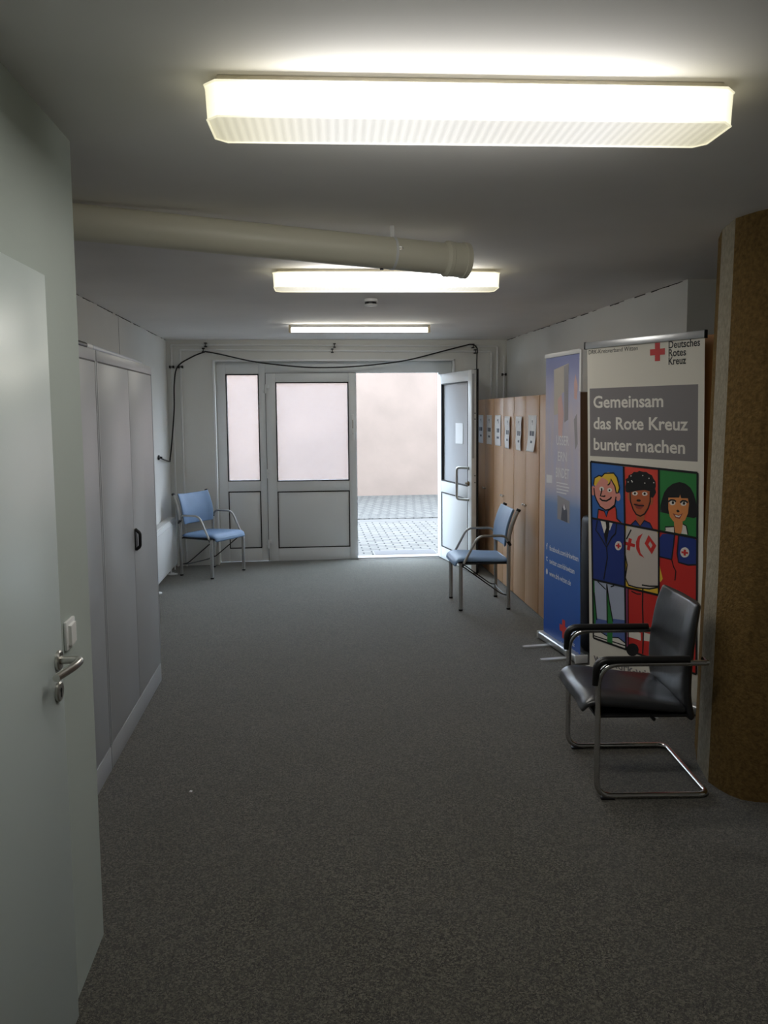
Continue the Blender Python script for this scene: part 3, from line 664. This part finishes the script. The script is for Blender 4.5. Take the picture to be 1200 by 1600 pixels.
# ================================================================ BLACK CHAIR
bc = thing('cantilever_chair', 'black leather cantilever chair with chrome tube frame beside the brown pillar', 'chair', (1.472, 3.46, 0), -0.085)
hy = 0.262; zf = 0.0135
loop = [(0.215, -hy, 0.598), (-0.242, -hy, 0.598), (-0.242, -hy, zf), (0.242, -hy, zf), (0.242, hy, zf), (-0.242, hy, zf), (-0.242, hy, 0.598), (0.215, hy, 0.598)]
MB().tube(fillet(loop, [0, 0.10, 0.07, 0.05, 0.05, 0.07, 0.10, 0], 9), 0.0125, 14).build('tube_frame', CHROME, bc)
for s in (-1, 1):
    y = s*hy
    pth = fillet([(-0.252, y, 0.505), (-0.252, y, 0.614), (0.145, y, 0.614)], [0, 0.105, 0], 12)
    MB().tube([(p.x, p.y, p.z+0.0) for p in pth], [0.012, 0.017]+[0.021]*(len(pth)-4)+[0.0205, 0.017], 16, ry=0.016, up=(-1, 0, 0.4)).build('armrest_pad', ARMPAD, bc)
    MB().tube([(0.20, y, 0.598), (0.222, y, 0.598), (0.225, s*0.215, 0.60)], 0.0115, 12).build('arm_end', CHROME, bc)
    MB().box((-0.225, y-0.014, 0.0), (-0.165, y+0.014, 0.008), 0.003).build('glide', BLACK, bc)
def crease(t, y, h):
    if h <= 0: return 0
    d = 0
    yy = 0.45-1.6*(t-0.45)**2
    d -= 0.010*math.exp(-((t-(0.50+0.10*y*y))/0.035)**2)*math.exp(-((y-0.1)/0.55)**2)
    d += 0.004*math.sin(t*9+y*3)*(1-y*y)
    return d
MB().pad([(-0.292, 0.385, 0.228, 0.016, 0), (-0.272, 0.408, 0.232, 0.026, 0), (-0.225, 0.416, 0.234, 0.032, 0), (-0.10, 0.405, 0.235, 0.032, 0), (0.03, 0.39, 0.234, 0.032, 0), (0.14, 0.378, 0.23, 0.030, 0)], endr=0.012, defo=lambda t, y, h: (0.004*math.sin(5*y+9*t)-0.008*(1-y*y))*(1 if h > 0 else 0)).build('seat', LEATHER, bc)
MB().pad([(0.188, 0.345, 0.226, 0.026, -0.012), (0.176, 0.42, 0.23, 0.030, -0.02), (0.182, 0.52, 0.232, 0.030, -0.03), (0.196, 0.63, 0.23, 0.028, -0.036), (0.216, 0.74, 0.222, 0.026, -0.04), (0.236, 0.812, 0.208, 0.022, -0.042)], endr=0.014, defo=crease).build('backrest', LEATHER, bc)
MB().box((-0.24, -0.225, 0.345), (0.16, 0.225, 0.358), 0.004).cyl((0.0, -hy, 0.352), (0.0, -0.2, 0.352), 0.008, 8).build('seat_shell', BLACK, bc)

# ================================================================ BANNERS
def banner_base(r, W, feet):
    MB().box((-0.01, -0.045, 0.012), (W+0.01, 0.045, 0.062), 0.014, 3).build('base', ALU, r)
    for x in (-0.012, W+0.012): MB().box((x-0.006, -0.046, 0.010), (x+0.006, 0.046, 0.064), 0.003).build('end_cap', WHITEMETAL, r)
    for x in feet:
        MB().prism([(x-0.02, 0.05), (x-0.02, -0.20), (x-0.012, -0.225), (x+0.012, -0.225), (x+0.02, -0.20), (x+0.02, 0.05)], 0.0, 0.010).build('foot', mat('pale_foot', (206, 208, 210), 0.4, 0.3), r)
def sheet_box(m, W, lean, z0=0.05, z1=2.055, n=10):
    rows = []
    for i in range(n+1):
        z = z0+(z1-z0)*i/n; rows.append([m.bm.verts.new((x, lean(z, x), z)) for x in (0, W)])
    for a, b in zip(rows, rows[1:]): m._mark([m.bm.faces.new((a[0], a[1], b[1], b[0]))])

# blue banner
rb = thing('roll_up_banner', 'narrow blue roll up banner with white web addresses beside the wardrobes', 'banner', (1.690, 5.624, 0), math.atan2(5.023-5.622, 1.762-1.689))
banner_base(rb, 0.60, (0.16, 0.47))
sm = MB(); NAR = lambda x, z: x*(1-0.05*z)
sheet_box(sm, 0.60, lambda z, x=0: 0.0)
for v in sm.bm.verts: v.co.x = NAR(v.co.x, v.co.z)
BC = {'photo': (196, 188, 176), 'photo2': (150, 146, 150), 'white': (232, 232, 236), 'red': (206, 52, 44), 'dark': (70, 72, 86), 'soft': (214, 176, 170)}
BN = list(BC); bmats = [banner_print_mat()] + [mat('banner_'+k, v, 0.45) for k, v in BC.items()]
def bpoly(col, pts, lay=1):
    sm.mi = 1+BN.index(col); sm.poly([(NAR(x/1000, 0.055+z/1000), -0.0004*lay, 0.055+z/1000) for x, z in pts])
bpoly('photo', [(150, 1905), (412, 1936), (405, 1760), (300, 1740), (250, 1600), (160, 1590)])
bpoly('photo2', [(330, 1920), (410, 1930), (405, 1560), (340, 1540)], 2)
bpoly('soft', [(225, 1700), (290, 1730), (330, 1600), (300, 1430), (240, 1450)], 3)
bpoly('soft', [(500, 1800), (525, 1860), (560, 1780), (545, 1690), (505, 1700)])
bpoly('photo2', [(500, 1560), (545, 1600), (560, 1400), (520, 1360)])
bpoly('white', [(28, 1105), (130, 1110), (130, 1165), (28, 1165)])
bpoly('photo2', [(228, 1035), (432, 1010), (432, 860), (228, 868)])
bpoly('dark', [(290, 868), (310, 960), (350, 985), (395, 940), (400, 862)], 2)
bpoly('white', [(325, 960), (345, 985), (370, 950), (345, 940)], 3)
sm.mi = 1+BN.index('white')
def bt(s, x, z, size, width=None, bold=0.0, lay=2): sm.text(s, size/1000, (NAR(x/1000, 0.055+z/1000), -0.0004*lay, 0.055+z/1000), (1-0.05*z/1000, 0, 0), (-0.05*(x/1000+0.1), 0, 1), None if width is None else width/1000, bold)
bt('USSER', 205, 1385, 92, 215, 0.01, 4); bt('ERN', 235, 1275, 92, 150, 0.01, 4); bt('BINDET', 200, 1160, 95, 225, 0.012, 4)
for i, wd in enumerate((190, 215, 205, 170)): bpoly('white', [(212, 1118-i*22), (212+wd, 1118-i*22), (212+wd, 1126-i*22), (212, 1126-i*22)], 3)
bt('f', 40, 625, 62, None, 0.03); bt('facebook.com/drkwitten', 95, 625, 52, 475, 0.012)
bt('t', 40, 540, 62, None, 0.03); bt('twitter.com/drkwitten', 95, 530, 52, 415, 0.012)
bt('www.drk-witten.de', 95, 440, 54, 360, 0.012)
bpoly('white', [(52+17*math.cos(a), 462+22*math.sin(a)) for a in [2*PI*i/16 for i in range(16)]], 3)
bt('Deutsches', 430, 120, 42, 150, 0.01); bt('Rotes', 430, 78, 42, 80, 0.01); bt('Kreuz', 430, 36, 42, 85, 0.01); bt('Kreisverband Witten e.V.', 300, 0, 24, 280, 0.0)
sm.mi = 1+BN.index('red')
cx, cz, a, t = 345, 112, 66, 23
bpoly('red', [(cx+p, cz+q_) for p, q_ in [(-t, -a), (t, -a), (t, -t), (a, -t), (a, t), (t, t), (t, a), (-t, a), (-t, t), (-a, t), (-a, -t), (-t, -t)]], 3)
sm.build('printed_sheet', bmats, rb, smooth=0)
MB().box((-0.008, -0.008, 2.045), (0.546, 0.010, 2.075), 0.004).build('top_rail', WHITEMETAL, rb)
MB().cyl((0.30, 0.016, 0.05), (0.30, 0.016, 2.05), 0.007, 10).build('support_pole', ALU, rb)
MB().prism([(0.541, -0.006), (0.566, -0.006), (0.566, 0.006), (0.541, 0.006)], 1.80, 2.066).build('side_strip', WHITEMETAL, rb)

# figures banner
ART = [
 ('blue',1,[23,1307,281,1290,288,949,24,958]),
 ('orange',1,[281,1290,531,1287,532,940,288,949]),
 ('green',1,[531,1287,783,1282,782,929,532,940]),
 ('navy',1,[24,958,288,949,288,574,32,574]),
 ('yellow',1,[288,949,532,940,533,569,288,574]),
 ('red',1,[532,940,782,929,783,565,533,569]),
 ('green',1,[32,574,288,574,294,188,36,199]),
 ('red',1,[288,574,533,569,538,185,294,188]),
 ('red',1,[533,569,783,565,784,173,538,185]),
 ('skinA',3,[48,1146,71,1181,111,1217,166,1219,219,1180,222,1107,212,1057,174,1028,141,1018,97,1036,69,1072,53,1104]),
 ('skinA',2,[55,1130,53,1119,51,1110,47,1103,42,1099,37,1099,32,1102,28,1109,26,1118,25,1128,26,1139,29,1148,33,1155,38,1159,43,1159,48,1156,51,1149,54,1140]),
 ('skinA',2,[255,1109,254,1100,251,1092,246,1086,240,1082,234,1082,228,1085,223,1090,220,1098,219,1107,220,1116,224,1124,229,1130,234,1133,241,1134,247,1131,251,1126,254,1118]),
 ('yellow',4,[45,1167,53,1207,72,1222,89,1226,111,1221,134,1241,161,1250,204,1247,230,1222,247,1186,249,1162,238,1131,223,1130,214,1168,182,1211,174,1182,157,1171,163,1194,144,1206,111,1215,83,1186,60,1158]),
 ('ink',-5,[48,1146,53,1104,69,1072,97,1036,141,1018,174,1028,212,1057,222,1107],3.5),
 ('ink',-5,[45,1167,53,1207,89,1226,111,1221,134,1241,204,1247,230,1222,249,1162,238,1131,223,1130,214,1168,182,1211,174,1182,157,1171],3.5),
 ('paper',5,[129,1147,127,1142,124,1138,119,1135,113,1133,106,1132,100,1133,95,1136,92,1140,91,1145,92,1149,95,1153,101,1157,107,1159,113,1159,119,1158,124,1155,128,1151]),
 ('ink',6,[116,1145,116,1143,115,1141,113,1140,111,1139,109,1139,106,1139,105,1141,104,1142,103,1144,104,1146,105,1148,107,1150,109,1150,111,1151,113,1150,115,1149,116,1147]),
 ('paper',5,[191,1144,190,1139,186,1135,181,1132,175,1130,169,1129,163,1131,158,1133,155,1137,154,1141,155,1146,158,1150,163,1153,169,1155,176,1156,182,1154,187,1152,190,1148]),
 ('ink',6,[179,1142,178,1140,177,1138,176,1137,173,1136,171,1136,169,1136,167,1138,166,1139,166,1141,166,1143,167,1145,169,1147,171,1147,174,1147,176,1147,177,1146,178,1144]),
 ('ink',-6,[113,1142,100,1101,131,1101,139,1107],4),
 ('ink',-6,[95,1086,114,1075,147,1075,175,1089,188,1102],4),
 ('orange',4,[83,1018,130,1011,146,977,161,1018,215,1049,223,1029,227,976,281,949,73,957]),
 ('ink',-5,[83,1018,130,1011,146,977,161,1018,215,1049,223,1029,227,976,258,956],3.5),
 ('ink',-5,[83,1018,75,961],3.5),
 ('skinB',3,[370,1029,434,1034,431,979,403,948,377,974]),
 ('skinB',4,[323,1166,475,1174,472,1100,457,1060,432,1025,402,1009,372,1017,350,1043,330,1090,323,1122]),
 ('skinB',3,[330,1118,329,1110,327,1103,324,1098,320,1095,316,1095,313,1097,310,1102,308,1109,307,1117,308,1124,310,1131,313,1136,317,1139,321,1140,325,1137,327,1132,329,1126]),
 ('skinB',3,[492,1109,491,1099,489,1091,485,1084,481,1081,476,1080,472,1083,468,1089,466,1098,465,1107,466,1117,468,1125,472,1132,477,1136,481,1136,486,1133,489,1127,491,1119]),
 ('ink',5,[295,1144,292,1172,299,1201,293,1216,312,1225,319,1243,340,1249,355,1263,380,1263,395,1272,420,1267,445,1268,464,1257,483,1252,494,1233,508,1218,511,1191,505,1176,513,1157,501,1137,491,1123,475,1125,470,1158,434,1163,384,1156,341,1145,311,1138]),
 ('paper',6,[343,1211,342,1208,339,1206,336,1208,335,1210,336,1213,339,1214,342,1213]),
 ('paper',6,[424,1246,423,1243,420,1242,417,1243,416,1245,417,1248,420,1250,423,1248]),
 ('paper',6,[438,1203,437,1200,434,1199,431,1200,430,1203,431,1206,434,1207,437,1206]),
 ('paper',6,[318,1201,317,1199,314,1197,311,1198,310,1201,311,1204,314,1205,317,1204]),
 ('paper',6,[348,1205,347,1202,344,1200,341,1201,340,1204,341,1207,344,1208,347,1207]),
 ('paper',6,[467,1232,466,1229,464,1228,461,1229,460,1232,461,1234,464,1236,466,1235]),
 ('paper',6,[501,1210,500,1207,497,1206,494,1207,493,1210,494,1213,497,1214,500,1213]),
 ('paper',6,[339,1238,337,1235,335,1234,332,1235,331,1238,332,1241,335,1242,338,1241]),
 ('ink',-5,[328,1146,330,1090,350,1043,372,1017,402,1009,432,1025,457,1060,472,1100,472,1154],3.5),
 ('paper',5,[384,1139,382,1135,379,1131,374,1128,367,1126,360,1126,353,1127,348,1129,345,1132,343,1136,345,1141,348,1144,354,1147,360,1149,367,1150,374,1149,379,1146,383,1143]),
 ('ink',6,[372,1139,371,1136,370,1134,368,1133,365,1131,362,1131,360,1132,357,1133,356,1136,356,1138,356,1140,358,1143,360,1144,362,1145,365,1146,368,1145,370,1143,371,1141]),
 ('paper',5,[453,1142,452,1138,448,1134,443,1132,437,1130,430,1129,423,1130,418,1133,415,1136,414,1140,415,1144,418,1148,424,1151,430,1153,437,1153,443,1152,448,1150,452,1146]),
 ('ink',6,[441,1142,441,1140,439,1138,437,1136,435,1135,432,1135,429,1136,427,1137,426,1139,425,1141,426,1144,427,1146,429,1148,432,1149,435,1149,437,1148,439,1147,441,1145]),
 ('ink',5,[406,1100,405,1097,402,1095,398,1093,393,1092,387,1092,382,1092,378,1093,375,1095,374,1098,375,1100,378,1103,382,1105,388,1106,393,1106,398,1106,403,1104,405,1102]),
 ('lip',5,[356,1076,378,1081,393,1078,423,1082,428,1069,405,1049,373,1052]),
 ('ink',-6,[356,1074,393,1069,429,1072],3),
 ('navy',4,[331,948,367,981,401,950,431,987,470,975,491,942]),
 ('ink',-5,[331,948,367,981,401,950,431,987,470,975,491,942],3),
 ('ink',3,[540,1047,544,1090,553,1121,567,1160,591,1188,623,1212,668,1226,707,1219,738,1200,759,1168,773,1128,780,1085,780,1045,762,1036,732,1037,603,1041]),
 ('skinC',4,[634,1002,690,1007,692,964,676,939,637,943]),
 ('skinC',5,[596,1133,667,1139,673,1157,680,1137,723,1140,730,1111,724,1058,706,1019,666,995,630,1004,607,1026,596,1070]),
 ('paper',6,[643,1108,642,1103,639,1099,633,1096,627,1094,620,1093,613,1094,608,1097,605,1101,603,1105,605,1110,608,1114,614,1118,620,1120,627,1120,634,1119,639,1116,642,1113]),
 ('ink',7,[635,1108,635,1105,633,1103,631,1101,629,1100,626,1099,623,1100,621,1102,619,1104,619,1107,620,1110,621,1113,623,1115,626,1116,629,1116,631,1115,633,1113,635,1111]),
 ('paper',6,[714,1111,713,1106,710,1102,705,1099,698,1097,692,1096,685,1097,680,1100,677,1104,676,1108,677,1113,680,1117,686,1120,692,1122,699,1123,705,1122,710,1119,713,1115]),
 ('ink',7,[707,1111,706,1108,705,1106,703,1104,700,1103,697,1102,695,1103,693,1105,691,1107,691,1110,691,1113,693,1115,695,1117,697,1118,700,1119,703,1118,705,1116,706,1114]),
 ('ink',-7,[596,1110,613,1122,635,1122,647,1115],4),
 ('ink',-7,[674,1112,689,1124,709,1124,724,1117],4),
 ('ink',-7,[653,1069,659,1062,668,1067],5),
 ('lip',6,[626,1048,666,1043,691,1055,672,1022,643,1026]),
 ('paper',7,[639,1042,666,1038,682,1047,668,1030,648,1031]),
 ('paper',4,[576,966,634,975,638,941,574,944]),
 ('paper',4,[691,997,714,987,725,941,681,941]),
 ('ink',-5,[576,946,576,966,634,975,638,941],3),
 ('ink',-5,[691,997,714,987,725,941],3),
 ('paper',2,[98,951,137,951,152,886,127,875]),
 ('paper',2,[170,950,196,949,172,897,159,912]),
 ('ink',3,[140,952,168,950,170,917,143,801,125,866,144,910]),
 ('ink',-4,[73,945,60,885,83,866,143,793],3.5),
 ('ink',-4,[226,947,217,885,187,857,146,793,152,727,122,588],3.5),
 ('paper',3,[264,816,263,807,258,798,251,791,242,786,233,785,224,787,217,793,213,800,211,810,213,820,218,829,225,836,234,840,243,841,252,839,259,833,263,826]),
 ('red',4,[232,827,246,827,245,817,257,817,257,807,245,807,245,797,231,797,232,807,219,807,219,817,232,817]),
 ('shirt',2,[302,942,391,945,518,933,533,896,532,614,466,592,377,583,315,587,290,628,305,707,290,762,287,860]),
 ('ink',-3,[335,922,299,861],3.5),
 ('ink',-3,[290,762,305,707,290,628,315,587,377,583,466,592,532,614],3.5),
 ('ink',-3,[412,605,466,608,529,619],3.5),
 ('red',3,[317,870,340,867,334,842,365,839,360,820,330,823,324,796,302,798,307,824,276,827,281,846,312,843]),
 ('red',3,[419,910,398,872,394,832,403,793,431,768,394,779,372,812,369,853,385,888]),
 ('red',3,[432,853,460,906,515,851,483,797]),
 ('shirt',4,[459,852,471,871,488,851,476,830]),
 ('navy',2,[534,896,555,924,634,935,629,884,619,787,537,791]),
 ('navy',2,[665,933,753,931,780,916,780,787,761,775,726,773,664,778,655,826]),
 ('ink',-3,[619,787,631,869,638,933],3.5),
 ('ink',-3,[665,933,655,826,664,778,726,773,780,783],3.5),
 ('ink',-3,[619,787,632,747,647,726,641,672],3),
 ('ink',-3,[537,791,619,787],3),
 ('yellow',2,[537,741,559,667,543,645,536,651]),
 ('paper',3,[733,844,732,834,727,825,719,817,709,813,699,811,690,813,682,819,677,827,675,836,677,846,682,856,690,863,700,867,710,869,719,866,727,861,732,853]),
 ('red',4,[698,856,713,856,712,845,726,845,726,834,712,834,712,822,697,822,697,833,683,833,683,844,697,844]),
 ('trouser',2,[46,572,150,567,148,321,64,320,50,439]),
 ('trouser',2,[146,567,286,570,287,364,193,339,165,461]),
 ('jean',3,[56,330,148,335,148,238,51,241]),
 ('jean',3,[193,356,287,368,291,227,189,237]),
 ('paper',4,[40,252,94,251,148,236,147,197,39,197]),
 ('paper',4,[189,239,237,248,292,226,293,195,189,200]),
 ('ink',-5,[40,252,94,251,148,236],3),
 ('ink',-5,[39,214,147,212],3),
 ('ink',-5,[189,239,237,248,292,226],3),
 ('ink',-5,[189,213,291,211],3),
 ('ink',-4,[146,563,165,461,193,339],3.5),
 ('ink',-4,[146,563,148,321],3.5),
 ('ink',-4,[72,567,122,537,138,528],3),
 ('ink',-4,[204,564,177,551],3),
 ('ink',-4,[44,490,64,320],3.5),
 ('purple',2,[288,574,311,573,312,188,294,188]),
 ('paper',2,[303,321,403,316,405,270,352,272,303,271]),
 ('paper',2,[423,325,536,326,536,287,423,276]),
 ('ink',3,[389,212,386,197,378,184,366,172,351,163,334,159,319,160,307,166,299,176,296,189,299,203,308,217,320,229,335,237,352,241,367,240,379,234,386,224]),
 ('ink',-3,[419,584,417,476,423,317,418,194],4),
 ('ink',-3,[335,554,376,545,406,550],3),
 ('ink',-3,[311,573,312,188],3),
 ('ink',-8,[23,1307,783,1282],5),
 ('ink',-8,[24,958,782,929],5),
 ('ink',-8,[32,574,783,565],5),
 ('ink',-8,[36,199,784,173],5),
 ('ink',-8,[23,1307,36,199],5),
 ('ink',-8,[281,1290,288,949,288,574,294,188],5),
 ('ink',-8,[531,1287,532,940,533,569,538,185],5),
 ('ink',-8,[783,1282,784,173],5),
]
rw = thing('roll_up_banner', 'tall white roll up banner with three drawn helpers behind the black chair', 'banner', (1.742, 4.795, 0), math.atan2(4.058-4.791, 2.111-1.740))
banner_base(rw, 0.82, (0.10, 0.70))
sm = MB(); WZ = 0.055
lean = lambda z, x=0: -0.062*(z-0.05)/2.0
sheet_box(sm, 0.82, lean)
AC = {'blue': (52, 104, 178), 'orange': (222, 72, 56), 'green': (44, 132, 64), 'navy': (34, 56, 132), 'yellow': (236, 196, 60), 'red': (206, 46, 40), 'skinA': (226, 150, 136), 'skinB': (186, 98, 56), 'skinC': (226, 146, 84), 'ink': (22, 22, 24), 'paper': (232, 228, 220), 'lip': (150, 64, 52), 'shirt': (206, 196, 188), 'trouser': (176, 186, 208), 'jean': (88, 108, 170), 'purple': (146, 70, 110), 'grey': (128, 124, 126), 'red2': (196, 34, 36)}
AN = list(AC); amats = [mat('white_banner_vinyl', (226, 222, 210), 0.5)] + [mat('print_'+k, v, 0.5) for k, v in AC.items()]
ap = lambda x, z, lay: Vector((x/1000, lean(WZ+z/1000) - 0.0003*lay, WZ+z/1000))
for it in ART:
    col, lay, fl = it[0], it[1], it[2]; pts = [(fl[i], fl[i+1]) for i in range(0, len(fl), 2)]
    sm.mi = 1+AN.index(col)
    if lay > 0: sm.poly([ap(x, z, lay) for x, z in pts])
    else:
        wd = it[3]*2.25*0.55; n = len(pts); Lf, Rt = [], []
        for i, p in enumerate(pts):
            a_ = pts[max(0, i-1)]; b_ = pts[min(n-1, i+1)]
            dx, dz = b_[0]-a_[0], b_[1]-a_[1]; l_ = math.hypot(dx, dz) or 1
            Lf.append((p[0]-dz/l_*wd, p[1]+dx/l_*wd)); Rt.append((p[0]+dz/l_*wd, p[1]-dx/l_*wd))
        for i in range(n-1): sm.poly([ap(*Lf[i], -lay), ap(*Lf[i+1], -lay), ap(*Rt[i+1], -lay), ap(*Rt[i], -lay)])
sm.mi = 1+AN.index('grey'); sm.poly([ap(x, z, 1) for x, z in ((18, 1752), (782, 1752), (782, 1342), (18, 1342))])
def at(s, x, z, size, width, col, bold=0.0):
    sm.mi = 1+AN.index(col)
    sm.text(s, size/1000, ap(x, z, 3), (1, 0, 0), (0, -0.031, 1), None if width is None else width/1000, bold)
at('Gemeinsam', 48, 1636, 100, 512, 'paper', 0.02); at('das Rote Kreuz', 48, 1508, 100, 672, 'paper', 0.02); at('bunter machen', 48, 1382, 100, 655, 'paper', 0.02)
at('DRK-Kreisverband Witten', 12, 1958, 36, 372, 'ink', 0.0)
at('Deutsches', 594, 1952, 56, 198, 'ink', 0.02); at('Rotes', 594, 1908, 56, 112, 'ink', 0.02); at('Kreuz', 594, 1864, 56, 112, 'ink', 0.02)
at('www.drk-witten.de', 34, 52, 74, 640, 'grey', 0.02)
sm.mi = 1+AN.index('red2'); cx, cz, a, t = 520, 1938, 50, 17
sm.poly([ap(cx+p, cz+q_, 3) for p, q_ in [(-t, -a), (t, -a), (t, -t), (a, -t), (a, t), (t, t), (t, a), (-t, a), (-t, t), (-a, t), (-a, -t), (-t, -t)]])
sm.build('printed_sheet', amats, rw, smooth=0)
MB().box((-0.006, lean(2.06)-0.012, 2.045), (0.826, lean(2.06)+0.010, 2.085), 0.004).build('top_rail', ALU, rw)
MB().box((-0.016, lean(2.06)-0.013, 2.043), (-0.004, lean(2.06)+0.011, 2.087), 0.003).build('rail_cap', BLACK, rw)
MB().box((0.824, lean(2.06)-0.013, 2.043), (0.830, lean(2.06)+0.011, 2.087), 0.002).build('rail_cap', BLACK, rw)
MB().cyl((0.41, 0.012, 0.05), (0.41, lean(2.06)+0.018, 2.06), 0.008, 10).build('support_pole', ALU, rw)

# tall wrapped board and dark bag behind the banners
CARD = mat('brown_card', (186, 134, 82), 0.5, noise=0.1, scale=3)
ca = math.atan2(4.058-4.791, 2.111-1.740)
bx = thing('wrapped_board', 'tall brown wrapped board standing behind the white banner', 'board', (1.80, 4.83, 0), ca)
MB().box((0.02, 0.02, 0.0), (0.865, 0.05, 2.075), 0.004).build('board', CARD, bx)
MB().box((0.0, 0.05, 0.0), (0.868, 0.085, 2.06), 0.003).build('shaded_side_slab', mat('painted_shade_card', (58, 42, 28), 0.7), bx)  # dark slab paints the shaded side of the wrapped board
bg_ = thing('dark_bag', 'dark blue bag standing in the gap between the two banners', 'bag', (2.00, 5.27, 0), 0.0)
nav = mat('navy_nylon', (15, 19, 32), 0.5, bump=0.3, bscale=9)
MB().box((-0.13, -0.12, 0.0), (0.13, 0.12, 0.96), 0.05, 4).build('bag_body', nav, bg_)
MB().tube(fillet([(-0.08, -0.06, 0.94), (-0.07, -0.06, 1.02), (0.07, -0.06, 1.02), (0.08, -0.06, 0.94)], 0.04), 0.008, 8).build('carry_handle', BLACK, bg_)
MB().box((-0.08, -0.1245, 0.55), (0.08, -0.118, 0.57), 0.002).build('zip', ALU, bg_)

tag(MB().prism([(-0.006, -0.004), (0.005, -0.006), (0.007, 0.003), (-0.003, 0.006)], 0.0, 0.004).build('paper_scrap', PAPER, loc=(-0.553, 3.482, 0)), 'tiny white paper scrap on the carpet in front of the grey cabinets', 'paper scrap')
